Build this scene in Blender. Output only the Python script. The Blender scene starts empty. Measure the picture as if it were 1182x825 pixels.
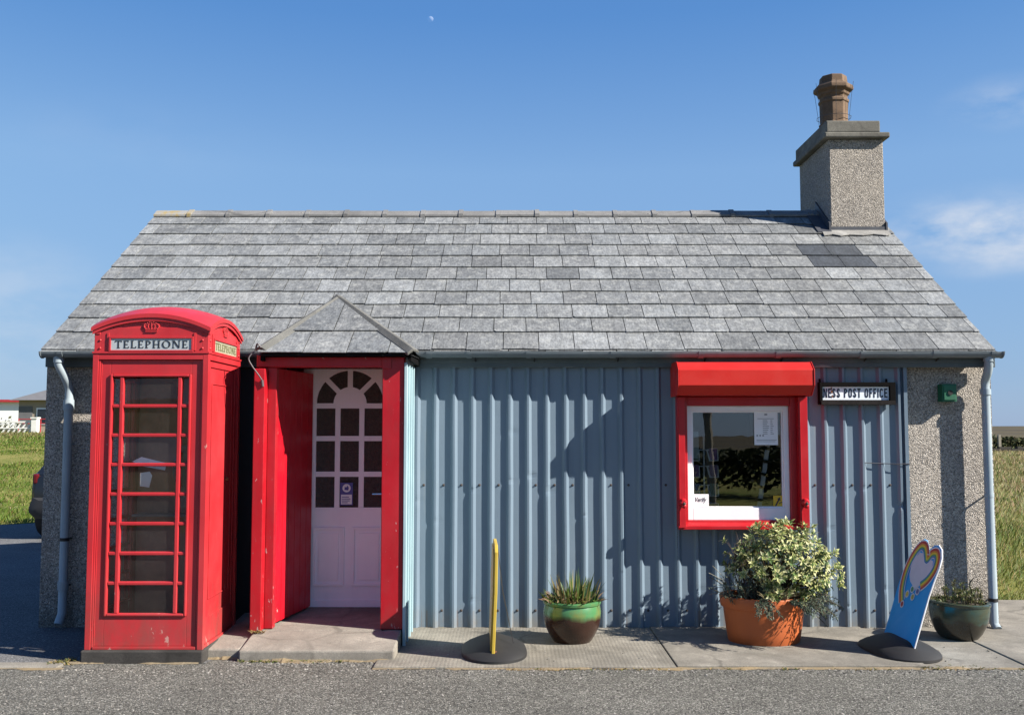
import bpy, bmesh, math, random
from mathutils import Vector, Matrix, noise
R = random.Random(11)
sc = bpy.context.scene
COL = sc.collection
TH = math.atan((495 - 412.5) / 1150); EYE = 1.68
SUN_AZ, SUN_EL = math.radians(69), math.radians(35)
SUN = Vector((math.sin(SUN_AZ) * math.cos(SUN_EL), -math.cos(SUN_AZ) * math.cos(SUN_EL), math.sin(SUN_EL)))

# ------------------------------------------------------------------ helpers
def origin(o):
    v = Vector((0, 0, 0))
    while o: v += o.location; o = o.parent
    return v

def tag(o, label=None, cat=None, group=None, kind=None):
    if label: o['label'] = label
    if cat: o['category'] = cat
    if group: o['group'] = group
    if kind: o['kind'] = kind
    return o

def empty(name, loc, label, cat, group=None):
    o = bpy.data.objects.new(name, None); COL.objects.link(o)
    o.location = loc; o.empty_display_size = .2
    return tag(o, label, cat, group)

class MB:
    def __init__(s): s.v = []; s.f = []; s.mi = []; s.c = []; s.m = 0; s.col = None
    def add(s, pts, faces, col=None):
        n = len(s.v); s.v.extend([tuple(p) for p in pts])
        for f in faces:
            s.f.append([n + i for i in f]); s.mi.append(s.m); s.c.append(col if col is not None else s.col)
    def box(s, x0, y0, z0, x1, y1, z1, col=None):
        x0, x1 = min(x0, x1), max(x0, x1); y0, y1 = min(y0, y1), max(y0, y1); z0, z1 = min(z0, z1), max(z0, z1)
        p = [(x, y, z) for z in (z0, z1) for y in (y0, y1) for x in (x0, x1)]
        s.hexa(p, col)
    def hexa(s, p, col=None):
        s.add(p, [(0, 2, 3, 1), (4, 5, 7, 6), (0, 1, 5, 4), (2, 6, 7, 3), (0, 4, 6, 2), (1, 3, 7, 5)], col)
    def poly(s, pts, col=None): s.add(pts, [tuple(range(len(pts)))], col)
    def prism(s, pts2, fn, d0, d1, col=None):
        n = len(pts2)
        a = [fn(p[0], p[1], d0) for p in pts2]; b = [fn(p[0], p[1], d1) for p in pts2]
        fs = [tuple(range(n)), tuple(range(2 * n - 1, n - 1, -1))]
        fs += [(i, i + n, (i + 1) % n + n, (i + 1) % n) for i in range(n)]
        s.add(a + b, fs, col)
    def strip(s, A, B, fn, d0, d1, col=None):      # solid band between two 2-D polylines
        for i in range(len(A) - 1):
            s.prism([A[i], A[i + 1], B[i + 1], B[i]], fn, d0, d1, col)
    def tube(s, path, r, n=10, col=None, caps=True):
        path = [Vector(p) for p in path]; rs = r if isinstance(r, (list, tuple)) else [r] * len(path)
        pts = []; prev = None
        for i, p in enumerate(path):
            t = (path[min(i + 1, len(path) - 1)] - path[max(i - 1, 0)]).normalized()
            if prev is None:
                a = Vector((0, 0, 1)) if abs(t.z) < .9 else Vector((1, 0, 0))
                u = t.cross(a).normalized()
            else:
                u = (prev - t * prev.dot(t)).normalized()
            prev = u; w = t.cross(u)
            for k in range(n):
                an = 2 * math.pi * k / n
                pts.append(p + (u * math.cos(an) + w * math.sin(an)) * rs[i])
        fs = []
        for i in range(len(path) - 1):
            for k in range(n):
                fs.append((i * n + k, i * n + (k + 1) % n, (i + 1) * n + (k + 1) % n, (i + 1) * n + k))
        if caps: fs += [tuple(range(n - 1, -1, -1)), tuple(range((len(path) - 1) * n, len(path) * n))]
        s.add(pts, fs, col)
    def lathe(s, prof, c, n=32, sx=1, sy=1, tilt=None, rot=0, col=None):
        pts = []
        for r, z in prof:
            for k in range(n):
                an = 2 * math.pi * k / n + rot
                v = Vector((r * math.cos(an) * sx, r * math.sin(an) * sy, z))
                if tilt: v = tilt @ v
                pts.append(Vector(c) + v)
        fs = [(i * n + k, i * n + (k + 1) % n, (i + 1) * n + (k + 1) % n, (i + 1) * n + k) for i in range(len(prof) - 1) for k in range(n)]
        fs += [tuple(range(n - 1, -1, -1)), tuple(range((len(prof) - 1) * n, len(prof) * n))]
        s.add(pts, fs, col)
    def ball(s, c, r, n=8, col=None, sz=1):
        prof = [(r * math.sin(math.pi * i / n) + 1e-4, -r * sz * math.cos(math.pi * i / n)) for i in range(n + 1)]
        s.lathe(prof, c, n * 2, col=col)
    def build(s, name, mats, parent=None, loc=None, smooth=None, bevel=None, normals=True):
        o0 = origin(parent) if parent else Vector(loc or (0, 0, 0))
        me = bpy.data.meshes.new(name)
        me.from_pydata([(p[0] - o0.x, p[1] - o0.y, p[2] - o0.z) for p in s.v], [], s.f)
        mats = mats if isinstance(mats, (list, tuple)) else [mats]
        for m in mats: me.materials.append(m)
        me.polygons.foreach_set('material_index', s.mi)
        if any(c is not None for c in s.c):
            at_ = me.color_attributes.new('Col', 'FLOAT_COLOR', 'CORNER')
            arr = []
            for p, c in zip(me.polygons, s.c):
                if c is None: c = (1, 1, 1)
                if isinstance(c[0], (list, tuple)):
                    for q in c: arr.extend((q[0], q[1], q[2], 1))
                else:
                    arr.extend((c[0], c[1], c[2], 1) * p.loop_total)
            at_.data.foreach_set('color', arr)
        if normals:
            bm = bmesh.new(); bm.from_mesh(me); bmesh.ops.recalc_face_normals(bm, faces=bm.faces); bm.to_mesh(me); bm.free()
        if smooth:
            me.polygons.foreach_set('use_smooth', [True] * len(me.polygons)); me.set_sharp_from_angle(angle=math.radians(smooth))
        me.update()
        o = bpy.data.objects.new(name, me); COL.objects.link(o)
        if parent: o.parent = parent
        else: o.location = o0
        if bevel:
            b = o.modifiers.new('bevel', 'BEVEL'); b.width = bevel; b.segments = 2; b.limit_method = 'ANGLE'; b.angle_limit = math.radians(40)
            b.harden_normals = False
        return o

# ------------------------------------------------------------------ materials
class Mat:
    def __init__(s, name, rough=.6, spec=.5, metal=0):
        s.m = bpy.data.materials.new(name); s.m.use_nodes = True; s.nt = s.m.node_tree
        s.b = s.nt.nodes['Principled BSDF']; s.out = s.nt.nodes['Material Output']
        s.b.inputs['Roughness'].default_value = rough; s.b.inputs['Specular IOR Level'].default_value = spec; s.b.inputs['Metallic'].default_value = metal
        s.tc = s.nt.nodes.new('ShaderNodeTexCoord'); s.geo = None
    def n(s, t, **k):
        x = s.nt.nodes.new('ShaderNode' + t)
        for a, b in k.items(): setattr(x, a, b)
        return x
    def link(s, a, b): s.nt.links.new(a, b)
    def vec(s, scale=(1, 1, 1)):
        mp = s.n('Mapping'); mp.inputs['Scale'].default_value = scale; s.link(s.tc.outputs['Object'], mp.inputs['Vector']); return mp.outputs[0]
    def noise(s, scale, detail=3, rough=.55, stretch=(1, 1, 1), dist=0):
        x = s.n('TexNoise'); x.inputs['Scale'].default_value = scale; x.inputs['Detail'].default_value = detail
        x.inputs['Roughness'].default_value = rough; x.inputs['Distortion'].default_value = dist
        s.link(s.vec(stretch), x.inputs['Vector']); return x.outputs['Fac']
    def voro(s, scale, feature='F1', out='Color', rand=1, stretch=(1, 1, 1)):
        x = s.n('TexVoronoi', feature=feature); x.inputs['Scale'].default_value = scale; x.inputs['Randomness'].default_value = rand
        s.link(s.vec(stretch), x.inputs['Vector']); return x.outputs[out]
    def ramp(s, fac, stops, interp='LINEAR'):
        x = s.n('ValToRGB'); cr = x.color_ramp; cr.interpolation = interp
        while len(cr.elements) < len(stops): cr.elements.new(.5)
        for e, (p, c) in zip(cr.elements, stops):
            e.position = p; e.color = (c[0], c[1], c[2], 1) if isinstance(c, (tuple, list)) else (c, c, c, 1)
        s.link(fac, x.inputs['Fac']); return x.outputs['Color']
    def mix(s, fac, a, b, mode='MIX'):
        x = s.n('Mix', data_type='RGBA', blend_type=mode)
        for sock, val in ((x.inputs['Factor'], fac), (x.inputs['A'], a), (x.inputs['B'], b)):
            pass
        fi = x.inputs[0]; ai = x.inputs[6]; bi = x.inputs[7]
        for sock, val in ((fi, fac), (ai, a), (bi, b)):
            if hasattr(val, 'node'): s.link(val, sock)
            elif isinstance(val, (int, float)): sock.default_value = val if sock is fi else (val, val, val, 1)
            else: sock.default_value = (*val, 1)
        return x.outputs[2]
    def sep(s, col, ch=0):
        x = s.n('SeparateColor'); s.link(col, x.inputs[0]); return x.outputs[ch]
    def math(s, op, a, b=0):
        x = s.n('Math', operation=op)
        for sock, val in ((x.inputs[0], a), (x.inputs[1], b)):
            if hasattr(val, 'node'): s.link(val, sock)
            else: sock.default_value = val
        return x.outputs[0]
    def attr(s): 
        x = s.n('VertexColor'); x.layer_name = 'Col'; return x.outputs['Color']
    def color(s, c):
        if hasattr(c, 'node'): s.link(c, s.b.inputs['Base Color'])
        else: s.b.inputs['Base Color'].default_value = (*c, 1)
        return s
    def rough(s, r): s.link(r, s.b.inputs['Roughness']); return s
    def bump(s, h, strength=.5, dist=.01):
        x = s.n('Bump'); x.inputs['Strength'].default_value = strength; x.inputs['Distance'].default_value = dist
        prev = s.b.inputs['Normal'].links
        if prev: s.link(prev[0].from_socket, x.inputs['Normal'])
        s.link(h, x.inputs['Height']); s.link(x.outputs[0], s.b.inputs['Normal']); return s

GAIN = .76
def gain(c): return c if min(c) > .5 else tuple(x * GAIN for x in c)
def paint(name, c, c2=None, rough=.4, chips=.0, chipcol=(.55, .5, .48), bump=.15, dirt=.35, chipscale=14, chipstretch=(1, 1, .35), grime=0):
    m = Mat(name, rough, .4)
    c2 = gain(c2 or tuple(x * .72 for x in c)); c = gain(c); chipcol = tuple(x * .8 for x in chipcol)
    f = m.noise(2.2, 5, .6)
    base = m.mix(m.ramp(f, [(.35, 0), (.7, 1)]), c, c2)
    d = m.ramp(m.noise(9, 5, .7, (1, 1, .25)), [(.5, 0), (.8, 1)])
    base = m.mix(m.math('MULTIPLY', d, dirt), base, tuple(x * .55 + .02 for x in c2))
    if grime:
        sx = m.n('SeparateXYZ'); m.link(m.tc.outputs['Object'], sx.inputs[0])
        gk = m.math('MULTIPLY', m.ramp(m.math('DIVIDE', sx.outputs[2], 1.0), [(0, 1), (grime, .12), (1, .05)]), m.ramp(m.noise(8, 7, .75, (1, 1, .5)), [(.38, 0), (.66, 1)]))
        base = m.mix(m.math('MULTIPLY', gk, .75), base, (.14, .055, .045))
        fd = m.ramp(m.noise(1.3, 4, .6, (1, 1, .6)), [(.45, 0), (.75, .35)]); base = m.mix(fd, base, tuple(min(1, x * 1.1 + .04) for x in c))
    if chips > 0:
        nf = m.noise(chipscale, 6, .65, chipstretch)
        if grime: nf = m.math('ADD', nf, m.math('MULTIPLY', m.ramp(sx.outputs[2], [(0, 1), (.6, .25), (1, .2)]), .07))
        k = m.ramp(nf, [(.74 - chips, 0), (.76 - chips, 1)])
        base = m.mix(k, base, chipcol)
        m.bump(k, -.3, .002)
    m.color(base)
    m.rough(m.ramp(m.noise(6, 4), [(.3, rough - .08), (.7, rough + .15)]))
    m.bump(m.noise(28, 3), bump, .004)
    return m.m

def plain(name, c, rough=.5, metal=0, spec=.5, var=.2, scale=8):
    m = Mat(name, rough, spec, metal); c = gain(c)
    m.color(m.mix(m.noise(scale, 4), tuple(x * (1 - var) for x in c), tuple(min(1, x * (1 + var)) for x in c)))
    m.bump(m.noise(scale * 5, 3), .08, .003)
    return m.m

def harl(name, tint=(1, .94, .88), dark=1.0, sc_=116):
    m = Mat(name, .9, .2)
    cell = m.voro(sc_); g = m.sep(cell, 0)
    c = m.ramp(g, [(0, (.07, .066, .063)), (.12, (.16, .15, .14)), (.38, (.29, .27, .25)), (.65, (.38, .355, .33)), (.9, (.52, .49, .455)), (1, (.66, .63, .59))])
    big = m.ramp(m.noise(1.6, 5, .65), [(.3, (.84 * dark, .82 * dark, .80 * dark)), (.7, (1.12 * dark, tint[1] * 1.14 * dark, tint[2] * 1.14 * dark))])
    c = m.mix(1.0, c, big, 'MULTIPLY')
    c = m.mix(.22, c, (.29, .27, .25)); sx = m.n('SeparateXYZ'); m.link(m.tc.outputs['Object'], sx.inputs[0])
    if sc_ < 118:
        dk = m.math('MULTIPLY', m.ramp(sx.outputs[2], [(0, 1), (.5, 0)]), m.ramp(m.noise(3.5, 6, .7), [(.35, 0), (.6, .7)])); c = m.mix(dk, c, (.06, .055, .045))
    ds = m.ramp(m.noise(2.2, 6, .7, (1.6, 1.6, .4)), [(.55, 0), (.75, .35)]); c = m.mix(ds, c, (.11, .10, .085))
    m.color(c)
    d = m.voro(sc_, out='Distance')
    m.bump(m.math('ADD', m.math('MULTIPLY', d, -1.3), m.math('MULTIPLY', g, .5)), .8, .010)
    return m.m

def concrete(name, c=(.295, .275, .24), comb=False, dark=.55):
    m = Mat(name, .88, .25); c = tuple(x * GAIN for x in c)
    f = m.noise(2.3, 7, .65)
    base = m.mix(m.ramp(f, [(.3, 0), (.68, 1)]), tuple(x * dark for x in c), c)
    st = m.ramp(m.noise(6.5, 6, .7, dist=.6), [(.52, 0), (.72, 1)])
    base = m.mix(m.math('MULTIPLY', st, .45), base, tuple(min(1, x * 1.45) for x in c))
    sp = m.ramp(m.sep(m.voro(210), 1), [(.0, (.55, .55, .55)), (.25, (.95, .95, .95)), (.85, (1, 1, 1)), (1, (1.35, 1.3, 1.25))])
    base = m.mix(.8, base, sp, 'MULTIPLY')
    cr = m.ramp(m.noise(3.5, 8, .75), [(.0, 0), (.32, 0), (.36, 0), (.62, 0), (.78, 1)])
    base = m.mix(m.math('MULTIPLY', cr, .5), base, (.12, .115, .06))
    vn_ = m.n('TexVoronoi', feature='DISTANCE_TO_EDGE'); vn_.inputs['Scale'].default_value = .9
    dv_ = m.n('TexNoise'); dv_.inputs['Scale'].default_value = 3; dv_.inputs['Detail'].default_value = 6; m.link(m.vec(), dv_.inputs['Vector']); ad_ = m.n('MixRGB'); ad_.inputs[0].default_value = .18; m.link(m.vec(), ad_.inputs[1]); m.link(dv_.outputs['Color'], ad_.inputs[2]); m.link(ad_.outputs[0], vn_.inputs['Vector'])
    ck = m.math('MULTIPLY', m.ramp(vn_.outputs['Distance'], [(0, 1), (.006, .9), (.012, 0)]), m.ramp(m.noise(.8, 3), [(.45, 0), (.55, 1)]))
    base = m.mix(m.math('MULTIPLY', ck, .5), base, tuple(x * .25 for x in c))
    dt = m.ramp(m.noise(1.1, 8, .72, dist=1.0), [(.46, 0), (.66, .6)]); base = m.mix(dt, base, tuple(x * .42 for x in c))
    m.color(base)
    m.bump(ck, -.5, .006)
    m.bump(m.noise(90, 4, .7), .35, .006)
    if comb:
        w = m.n('TexWave', wave_type='BANDS', bands_direction='X'); w.inputs['Scale'].default_value = 11; w.inputs['Distortion'].default_value = 1.2; w.inputs['Detail'].default_value = 2
        m.link(m.vec(), w.inputs['Vector']); m.bump(w.outputs['Fac'], .22, .004)
    return m.m

def glass(name, tint=(.75, .8, .8), ior=1.55, dirt=0.0, dirtcol=(.12, .13, .12), rough=0.0):
    m = Mat(name); nt = m.nt
    tr = m.n('BsdfTransparent'); tr.inputs[0].default_value = (*tint, 1)
    gl = m.n('BsdfGlossy'); gl.inputs['Roughness'].default_value = rough
    fr = m.n('Fresnel'); fr.inputs[0].default_value = ior
    mx = m.n('MixShader'); m.link(fr.outputs[0], mx.inputs[0]); 
    body = tr.outputs[0]
    if dirt > 0:
        df = m.n('BsdfDiffuse'); df.inputs[0].default_value = (*dirtcol, 1)
        m2 = m.n('MixShader'); k = m.ramp(m.noise(5, 6, .7), [(.3, dirt * .4), (.75, min(1, dirt * 1.5))])
        m.link(m.sep(k), m2.inputs[0]); m.link(tr.outputs[0], m2.inputs[1]); m.link(df.outputs[0], m2.inputs[2]); body = m2.outputs[0]
    m.link(body, mx.inputs[1]); m.link(gl.outputs[0], mx.inputs[2]); m.link(mx.outputs[0], m.out.inputs['Surface'])
    bp = m.n('Bump'); bp.inputs['Strength'].default_value = .04; bp.inputs['Distance'].default_value = .01
    m.link(m.noise(3, 2), bp.inputs['Height']); m.link(bp.outputs[0], gl.inputs['Normal'])
    return m.m

def attrmat(name, rough=.6, spec=.4, var=.25, vscale=30, trans=0, bump=.1, g=.8):
    m = Mat(name, rough, spec)
    a = m.attr(); v = m.ramp(m.noise(vscale, 4, .65), [(.25, (1 - var) * g), (.75, (1 + var) * g)])
    c = m.mix(1.0, a, v, 'MULTIPLY'); m.color(c)
    if bump: m.bump(m.noise(vscale * 2, 3), bump, .004)
    if trans:
        tl = m.n('BsdfTranslucent'); m.link(c, tl.inputs[0]); mx = m.n('MixShader'); mx.inputs[0].default_value = trans
        m.link(m.b.outputs[0], mx.inputs[1]); m.link(tl.outputs[0], mx.inputs[2]); m.link(mx.outputs[0], m.out.inputs['Surface'])
    return m.m

M = {}
M['kiosk_red'] = paint('kiosk red gloss paint', (.53, .028, .036), (.45, .020, .028), .36, .035, (.50, .25, .22), .06, .35, 13, (1, 1, .5), .55)
M['porch_red'] = paint('porch red paint', (.44, .004, .014), (.37, .004, .012), .40, .075, (.45, .28, .28), .2, .4, 26, (1, 1, .35), .35)
M['leaf_red'] = paint('door leaf red paint', (.56, .004, .018), (.48, .004, .015), .4, .02, (.5, .35, .35), .12, .25, 9)
M['shutter_red'] = paint('shutter red coating', (.60, .018, .010), (.56, .016, .009), .42, .03, (.6, .35, .3), .03, .12, 6, (1, 1, 1))
M['frame_red'] = paint('window red paint', (.50, .008, .016), (.43, .007, .013), .35, .04, (.5, .35, .33), .1, .25, 9)
M['kiosk_in'] = paint('kiosk interior brown', (.50, .27, .20), (.26, .14, .11), .6, .03, (.2, .15, .12), .1, .4, 8)
M['white'] = paint('white window paint', (.78, .78, .80), (.70, .70, .73), .35, 0, dirt=.12)
M['door_white'] = paint('white door paint', (.86, .84, .88), (.80, .78, .83), .4, 0, dirt=.15)
M['pipe'] = paint('pale blue grey pipe paint', (.36, .43, .48), (.29, .36, .41), .45, .03, (.45, .45, .45), .08, .3, 10)
M['gutter'] = paint('grey gutter paint', (.20, .235, .26), (.15, .18, .20), .45, .05, (.4, .42, .43), .08, .5, 12, (.3, 1, 1))
M['fascia'] = paint('weathered blue fascia wood', (.125, .155, .17), (.085, .11, .125), .75, .10, (.25, .27, .27), .3, .5, 7, (.15, 1, 1))
M['porch_blue'] = paint('porch pale blue paint', (.40, .55, .60), (.32, .46, .52), .5, .03, (.5, .5, .5), .1, .3, 8)
M['harl'] = harl('pebbledash harling'); M['harl_c'] = harl('chimney pebbledash', (1, .94, .86), .92, 118)
M['black'] = plain('black painted frame', (.006, .0055, .006), .85, 0, .06); M['iron'] = plain('dark iron', (.03, .03, .032), .55, .4)
M['rubber'] = plain('black rubber base', (.012, .012, .0135), .62, var=.35, scale=14)
M['concrete'] = concrete('worn concrete'); M['concrete_comb'] = concrete('combed concrete', (.30, .28, .243), True)
M['step'] = concrete('doorstep concrete', (.345, .32, .28), dark=.62); M['plinth'] = concrete('dark plinth concrete', (.075, .07, .066))
M['cap'] = concrete('chimney cap concrete', (.25, .24, .21), dark=.4)
M['ridge'] = concrete('grey ridge tile', (.25, .25, .25), dark=.7)
M['hip'] = concrete('grey hip capping', (.19, .19, .18), dark=.6)
M['lead'] = plain('lead flashing', (.07, .075, .09), .55, .3, var=.4)
M['mortar'] = concrete('pale mortar', (.36, .355, .34))
m = Mat('lichened ridge tile', .9, .2); m.color(m.mix(m.ramp(m.noise(14, 6, .75), [(.45, 0), (.62, 1)]), (.22, .22, .215), (.25, .19, .08))); m.bump(m.noise(60, 4), .3, .005); M['lichen'] = m.m
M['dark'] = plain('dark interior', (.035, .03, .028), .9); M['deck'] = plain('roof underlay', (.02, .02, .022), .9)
M['terracotta'] = concrete('weathered terracotta', (.225, .15, .10), dark=.45)
M['wire'] = plain('thin steel wire', (.10, .10, .11), .4, .7)
M['greybrown'] = plain('grey cable', (.09, .08, .09), .5)
M['glass'] = glass('window glass', (.86, .88, .88), 1.9)
M['kglass'] = glass('kiosk glass', (.92, .92, .92), 1.48, .06, (.22, .20, .18))
M['oglass'] = None
M['sticker'] = plain('purple sticker', (.09, .08, .36), .4); M['paper'] = plain('white paper', (.72, .74, .76), .7, var=.04)
M['ink'] = plain('dark ink', (.03, .035, .05), .6); M['grey_ink'] = plain('pale grey print', (.36, .38, .40), .7)
M['letter'] = plain('black sign lettering', (.012, .014, .02), .5); M['navy'] = plain('navy enamel lettering', (.012, .022, .05), .35)
M['opal'] = paint('opal sign glass', (.47, .51, .54), (.40, .45, .48), .3, 0, dirt=.25)
M['opal_old'] = paint('yellowed sign glass', (.42, .40, .29), (.32, .30, .21), .35, .05, (.25, .2, .1), .05, .5)
M['yellow'] = paint('yellow sign paint', (.58, .42, .06), (.50, .35, .045), .4, .04, (.3, .2, .08), .08, .3, 12)
M['ystick'] = plain('yellow sticker', (.75, .48, .02), .5, var=.05)
M['rust'] = plain('rust', (.20, .075, .025), .9, var=.4, scale=25)
M['nest'] = paint('green box paint', (.012, .15, .075), (.01, .10, .055), .5, .03, (.1, .1, .08))
M['terra_pot'] = paint('orange plastic planter', (.54, .135, .036), (.46, .11, .03), .5, 0, bump=.05, dirt=.22)
M['soil'] = plain('potting soil', (.045, .032, .022), .95, var=.5, scale=40)
M['chrome'] = plain('steel handle', (.6, .6, .6), .25, 1)
M['bolt'] = plain('rusty bolt', (.06, .045, .04), .8)
M['tyre'] = plain('tyre rubber', (.015, .015, .016), .8); M['rim'] = plain('alloy rim', (.35, .35, .36), .35, .8)
M['carpaint'] = plain('dark blue grey car paint', (.018, .022, .028), .22, .2); M['cartrim'] = plain('car black plastic', (.03, .03, .032), .6)
M['carglass'] = plain('car window glass', (.01, .012, .014), .06, 0, .8)
M['taillight'] = plain('tail light red', (.10, .006, .008), .2)
M['plate'] = plain('yellow number plate', (.55, .42, .08), .5)
M['moon'] = None

# obscured door glass
m = Mat('obscure patterned glass', .28, .7); f = m.voro(120, out='Distance')
m.color(m.mix(m.ramp(m.noise(34, 5, .7), [(.35, 0), (.7, 1)]), (.005, .0045, .004), (.04, .03, .02))); m.bump(f, .6, .01); M['oglass'] = m.m
# glazed pots
def glaze(name, top, topb, bot, split, amp=.05):
    m = Mat(name, .22, .6)
    sx = m.n('SeparateXYZ'); m.link(m.tc.outputs['Object'], sx.inputs[0])
    h = m.math('ADD', sx.outputs[2], m.math('MULTIPLY', m.math('SUBTRACT', m.noise(5, 5, .6, (1, 1, .5)), .5), amp * 2.6))
    k = m.ramp(m.math('DIVIDE', h, split * 2), [(.46, 0), (.56, 1)])
    t = m.mix(m.ramp(m.noise(4.5, 4, .6, (1, 1, .8)), [(.48, 0), (.66, 1)]), top, topb)
    t = m.mix(m.ramp(m.noise(13, 4, .6, (.3, .3, 2.5)), [(.45, 0), (.75, .6)]), t, tuple(x * .5 for x in top))
    b = m.mix(m.noise(12, 4), bot, tuple(x * .4 for x in bot))
    m.color(m.mix(k, b, t)); m.bump(m.noise(16, 3, .5, (.2, .2, 3)), .2, .006); return m.m
M['pot_green'] = glaze('green and brown glaze', (.055, .165, .065), (.13, .14, .04), (.04, .017, .011), .205)
M['pot_dark'] = glaze('dark green glaze', (.035, .042, .024), (.02, .05, .046), (.03, .026, .018), .15, .09)
# slate, cladding
m = Mat('roof slate', .62, .45); a = m.attr()
st = m.ramp(m.noise(26, 5, .7, (1, .16, .16)), [(.3, .72), (.7, 1.18)])
bl = m.ramp(m.noise(7.5, 8, .78), [(.36, .78), (.62, 1.2)])
c = m.mix(1, m.mix(1, a, st, 'MULTIPLY'), bl, 'MULTIPLY')
lk = m.ramp(m.noise(13, 8, .78), [(.50, 0), (.68, .75)]); lk = m.math('MULTIPLY', lk, m.ramp(m.sep(a), [(.07, 0), (.14, 1)])); c = m.mix(lk, c, (.31, .315, .30)); fk = m.ramp(m.noise(60, 6, .8, (1, .35, .35)), [(.38, .58), (.54, 1.0), (.70, 1.34)]); c = m.mix(1, c, fk, 'MULTIPLY')
dk = m.ramp(m.noise(11, 6, .8, (1.4, .4, .4)), [(.62, 0), (.72, .6)]); c = m.mix(dk, c, (.07, .075, .085))
m.color(c); m.bump(m.noise(40, 5, .7), .35, .006); M['slate'] = m.m
m = Mat('blue grey cladding paint', .33, .5)
c = m.mix(m.ramp(m.noise(1.1, 5, .6, (2.5, 1, .5)), [(.3, 0), (.7, 1)]), (.116, .160, .208), (.138, .184, .232))
k = m.ramp(m.noise(8, 6, .7, (1, 1, .12)), [(.58, 0), (.8, .55)]); c = m.mix(k, c, (.20, .22, .22))
sx = m.n('SeparateXYZ'); m.link(m.tc.outputs['Object'], sx.inputs[0])
k2 = m.math('MULTIPLY', m.ramp(sx.outputs[2], [(.0, 1), (.22, .0)]), m.ramp(m.noise(7, 5, .7, (1, 1, .5)), [(.4, 0), (.65, .7)])); c = m.mix(k2, c, (.16, .14, .11))
k3 = m.math('MULTIPLY', m.ramp(sx.outputs[2], [(.0, .9), (.155, 1), (.158, 0), (.98, 0), (1.0, 0)]), m.ramp(m.noise(30, 3, .6, (1, 1, .02)), [(.58, 0), (.70, .55)])); c = m.mix(k3, c, (.15, .09, .055)); m.color(c); m.bump(m.noise(2.2, 3, .5, (2, 1, 1.4)), .35, .012); m.bump(m.noise(60, 3), .08, .003); M['clad'] = m.m
# asphalt, ground
m = Mat('chipped asphalt', .92, .2)
v = m.sep(m.voro(135), 0)
c = m.ramp(v, [(0, (.045, .043, .042)), (.35, (.120, .118, .106)), (.7, (.205, .20, .18)), (.92, (.345, .335, .30)), (1, (.56, .55, .51))])
big = m.mix(.5, m.ramp(m.noise(.9, 6, .65), [(.3, .50), (.7, .86)]), m.ramp(m.noise(4.5, 7, .75, (.4, 1, 1)), [(.3, .48), (.65, .88)])); c = m.mix(1, c, big, 'MULTIPLY')
m.color(c); m.bump(m.math('ADD', m.math('MULTIPLY', m.voro(135, out='Distance'), -1), m.math('MULTIPLY', v, .5)), .9, .009); M['road'] = m.m
m = Mat('smooth asphalt', .9, .25)
v = m.sep(m.voro(160), 0); c = m.ramp(v, [(0, .05), (.5, .095), (.9, .15), (1, .3)])
c = m.mix(1, c, m.ramp(m.noise(1.4, 5), [(.3, (.8, .8, .82)), (.7, (1.05, 1.05, 1.08))]), 'MULTIPLY'); m.color(c); m.bump(m.voro(160, out='Distance'), -.5, .006); M['drive'] = m.m
m = Mat('moor and grass ground', .95, .1)
g = m.mix(m.ramp(m.noise(.35, 6, .7), [(.35, 0), (.65, 1)]), (.075, .105, .018), (.19, .165, .055))
sx = m.n('SeparateXYZ'); m.link(m.tc.outputs['Object'], sx.inputs[0])
far = m.ramp(m.math('DIVIDE', m.math('ABSOLUTE', sx.outputs[1]), 600), [(.12, 0), (.3, 1)])
moor = m.mix(m.ramp(m.noise(.012, 6, .6), [(.4, 0), (.6, 1)]), (.045, .038, .030), (.080, .068, .040))
m.color(m.mix(far, g, moor)); M['ground'] = m.m
M['grass'] = attrmat('grass blades', .6, .25, .25, 6, .3, 0)
M['leaf'] = attrmat('leaves', .5, .35, .18, 60, .25, .05)
M['gravel'] = attrmat('loose chippings', .9, .2, .2, 80)
M['dryveg'] = attrmat('dry weeds', .85, .15, .25, 60, .15, 0)
M['emblem'] = attrmat('printed emblem', .4, .4, .06, 10, 0, 0)
M['bluepanel'] = paint('blue sign panel', (.0, .42, .95), (.0, .38, .90), .5, .006, (.3, .4, .55), .03, .0, 8, (1, 1, 1))
M['hedge'] = attrmat('hedge foliage', .8, .15, .3, 3, .1, 0)
M['postwood'] = plain('grey post wood', (.30, .27, .22), .9, var=.3)
M['bung'] = plain('beige render', (.36, .30, .24), .9, var=.1, scale=2); M['bungroof'] = plain('grey roof tile', (.14, .14, .15), .85, var=.2, scale=3)
M['hallw'] = plain('white render', (.72, .74, .74), .85, var=.06, scale=2); M['redtrim'] = plain('red trim', (.45, .03, .04), .5)
M['screen'] = plain('white screen block', (.62, .62, .58), .85, var=.15, scale=3)

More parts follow.
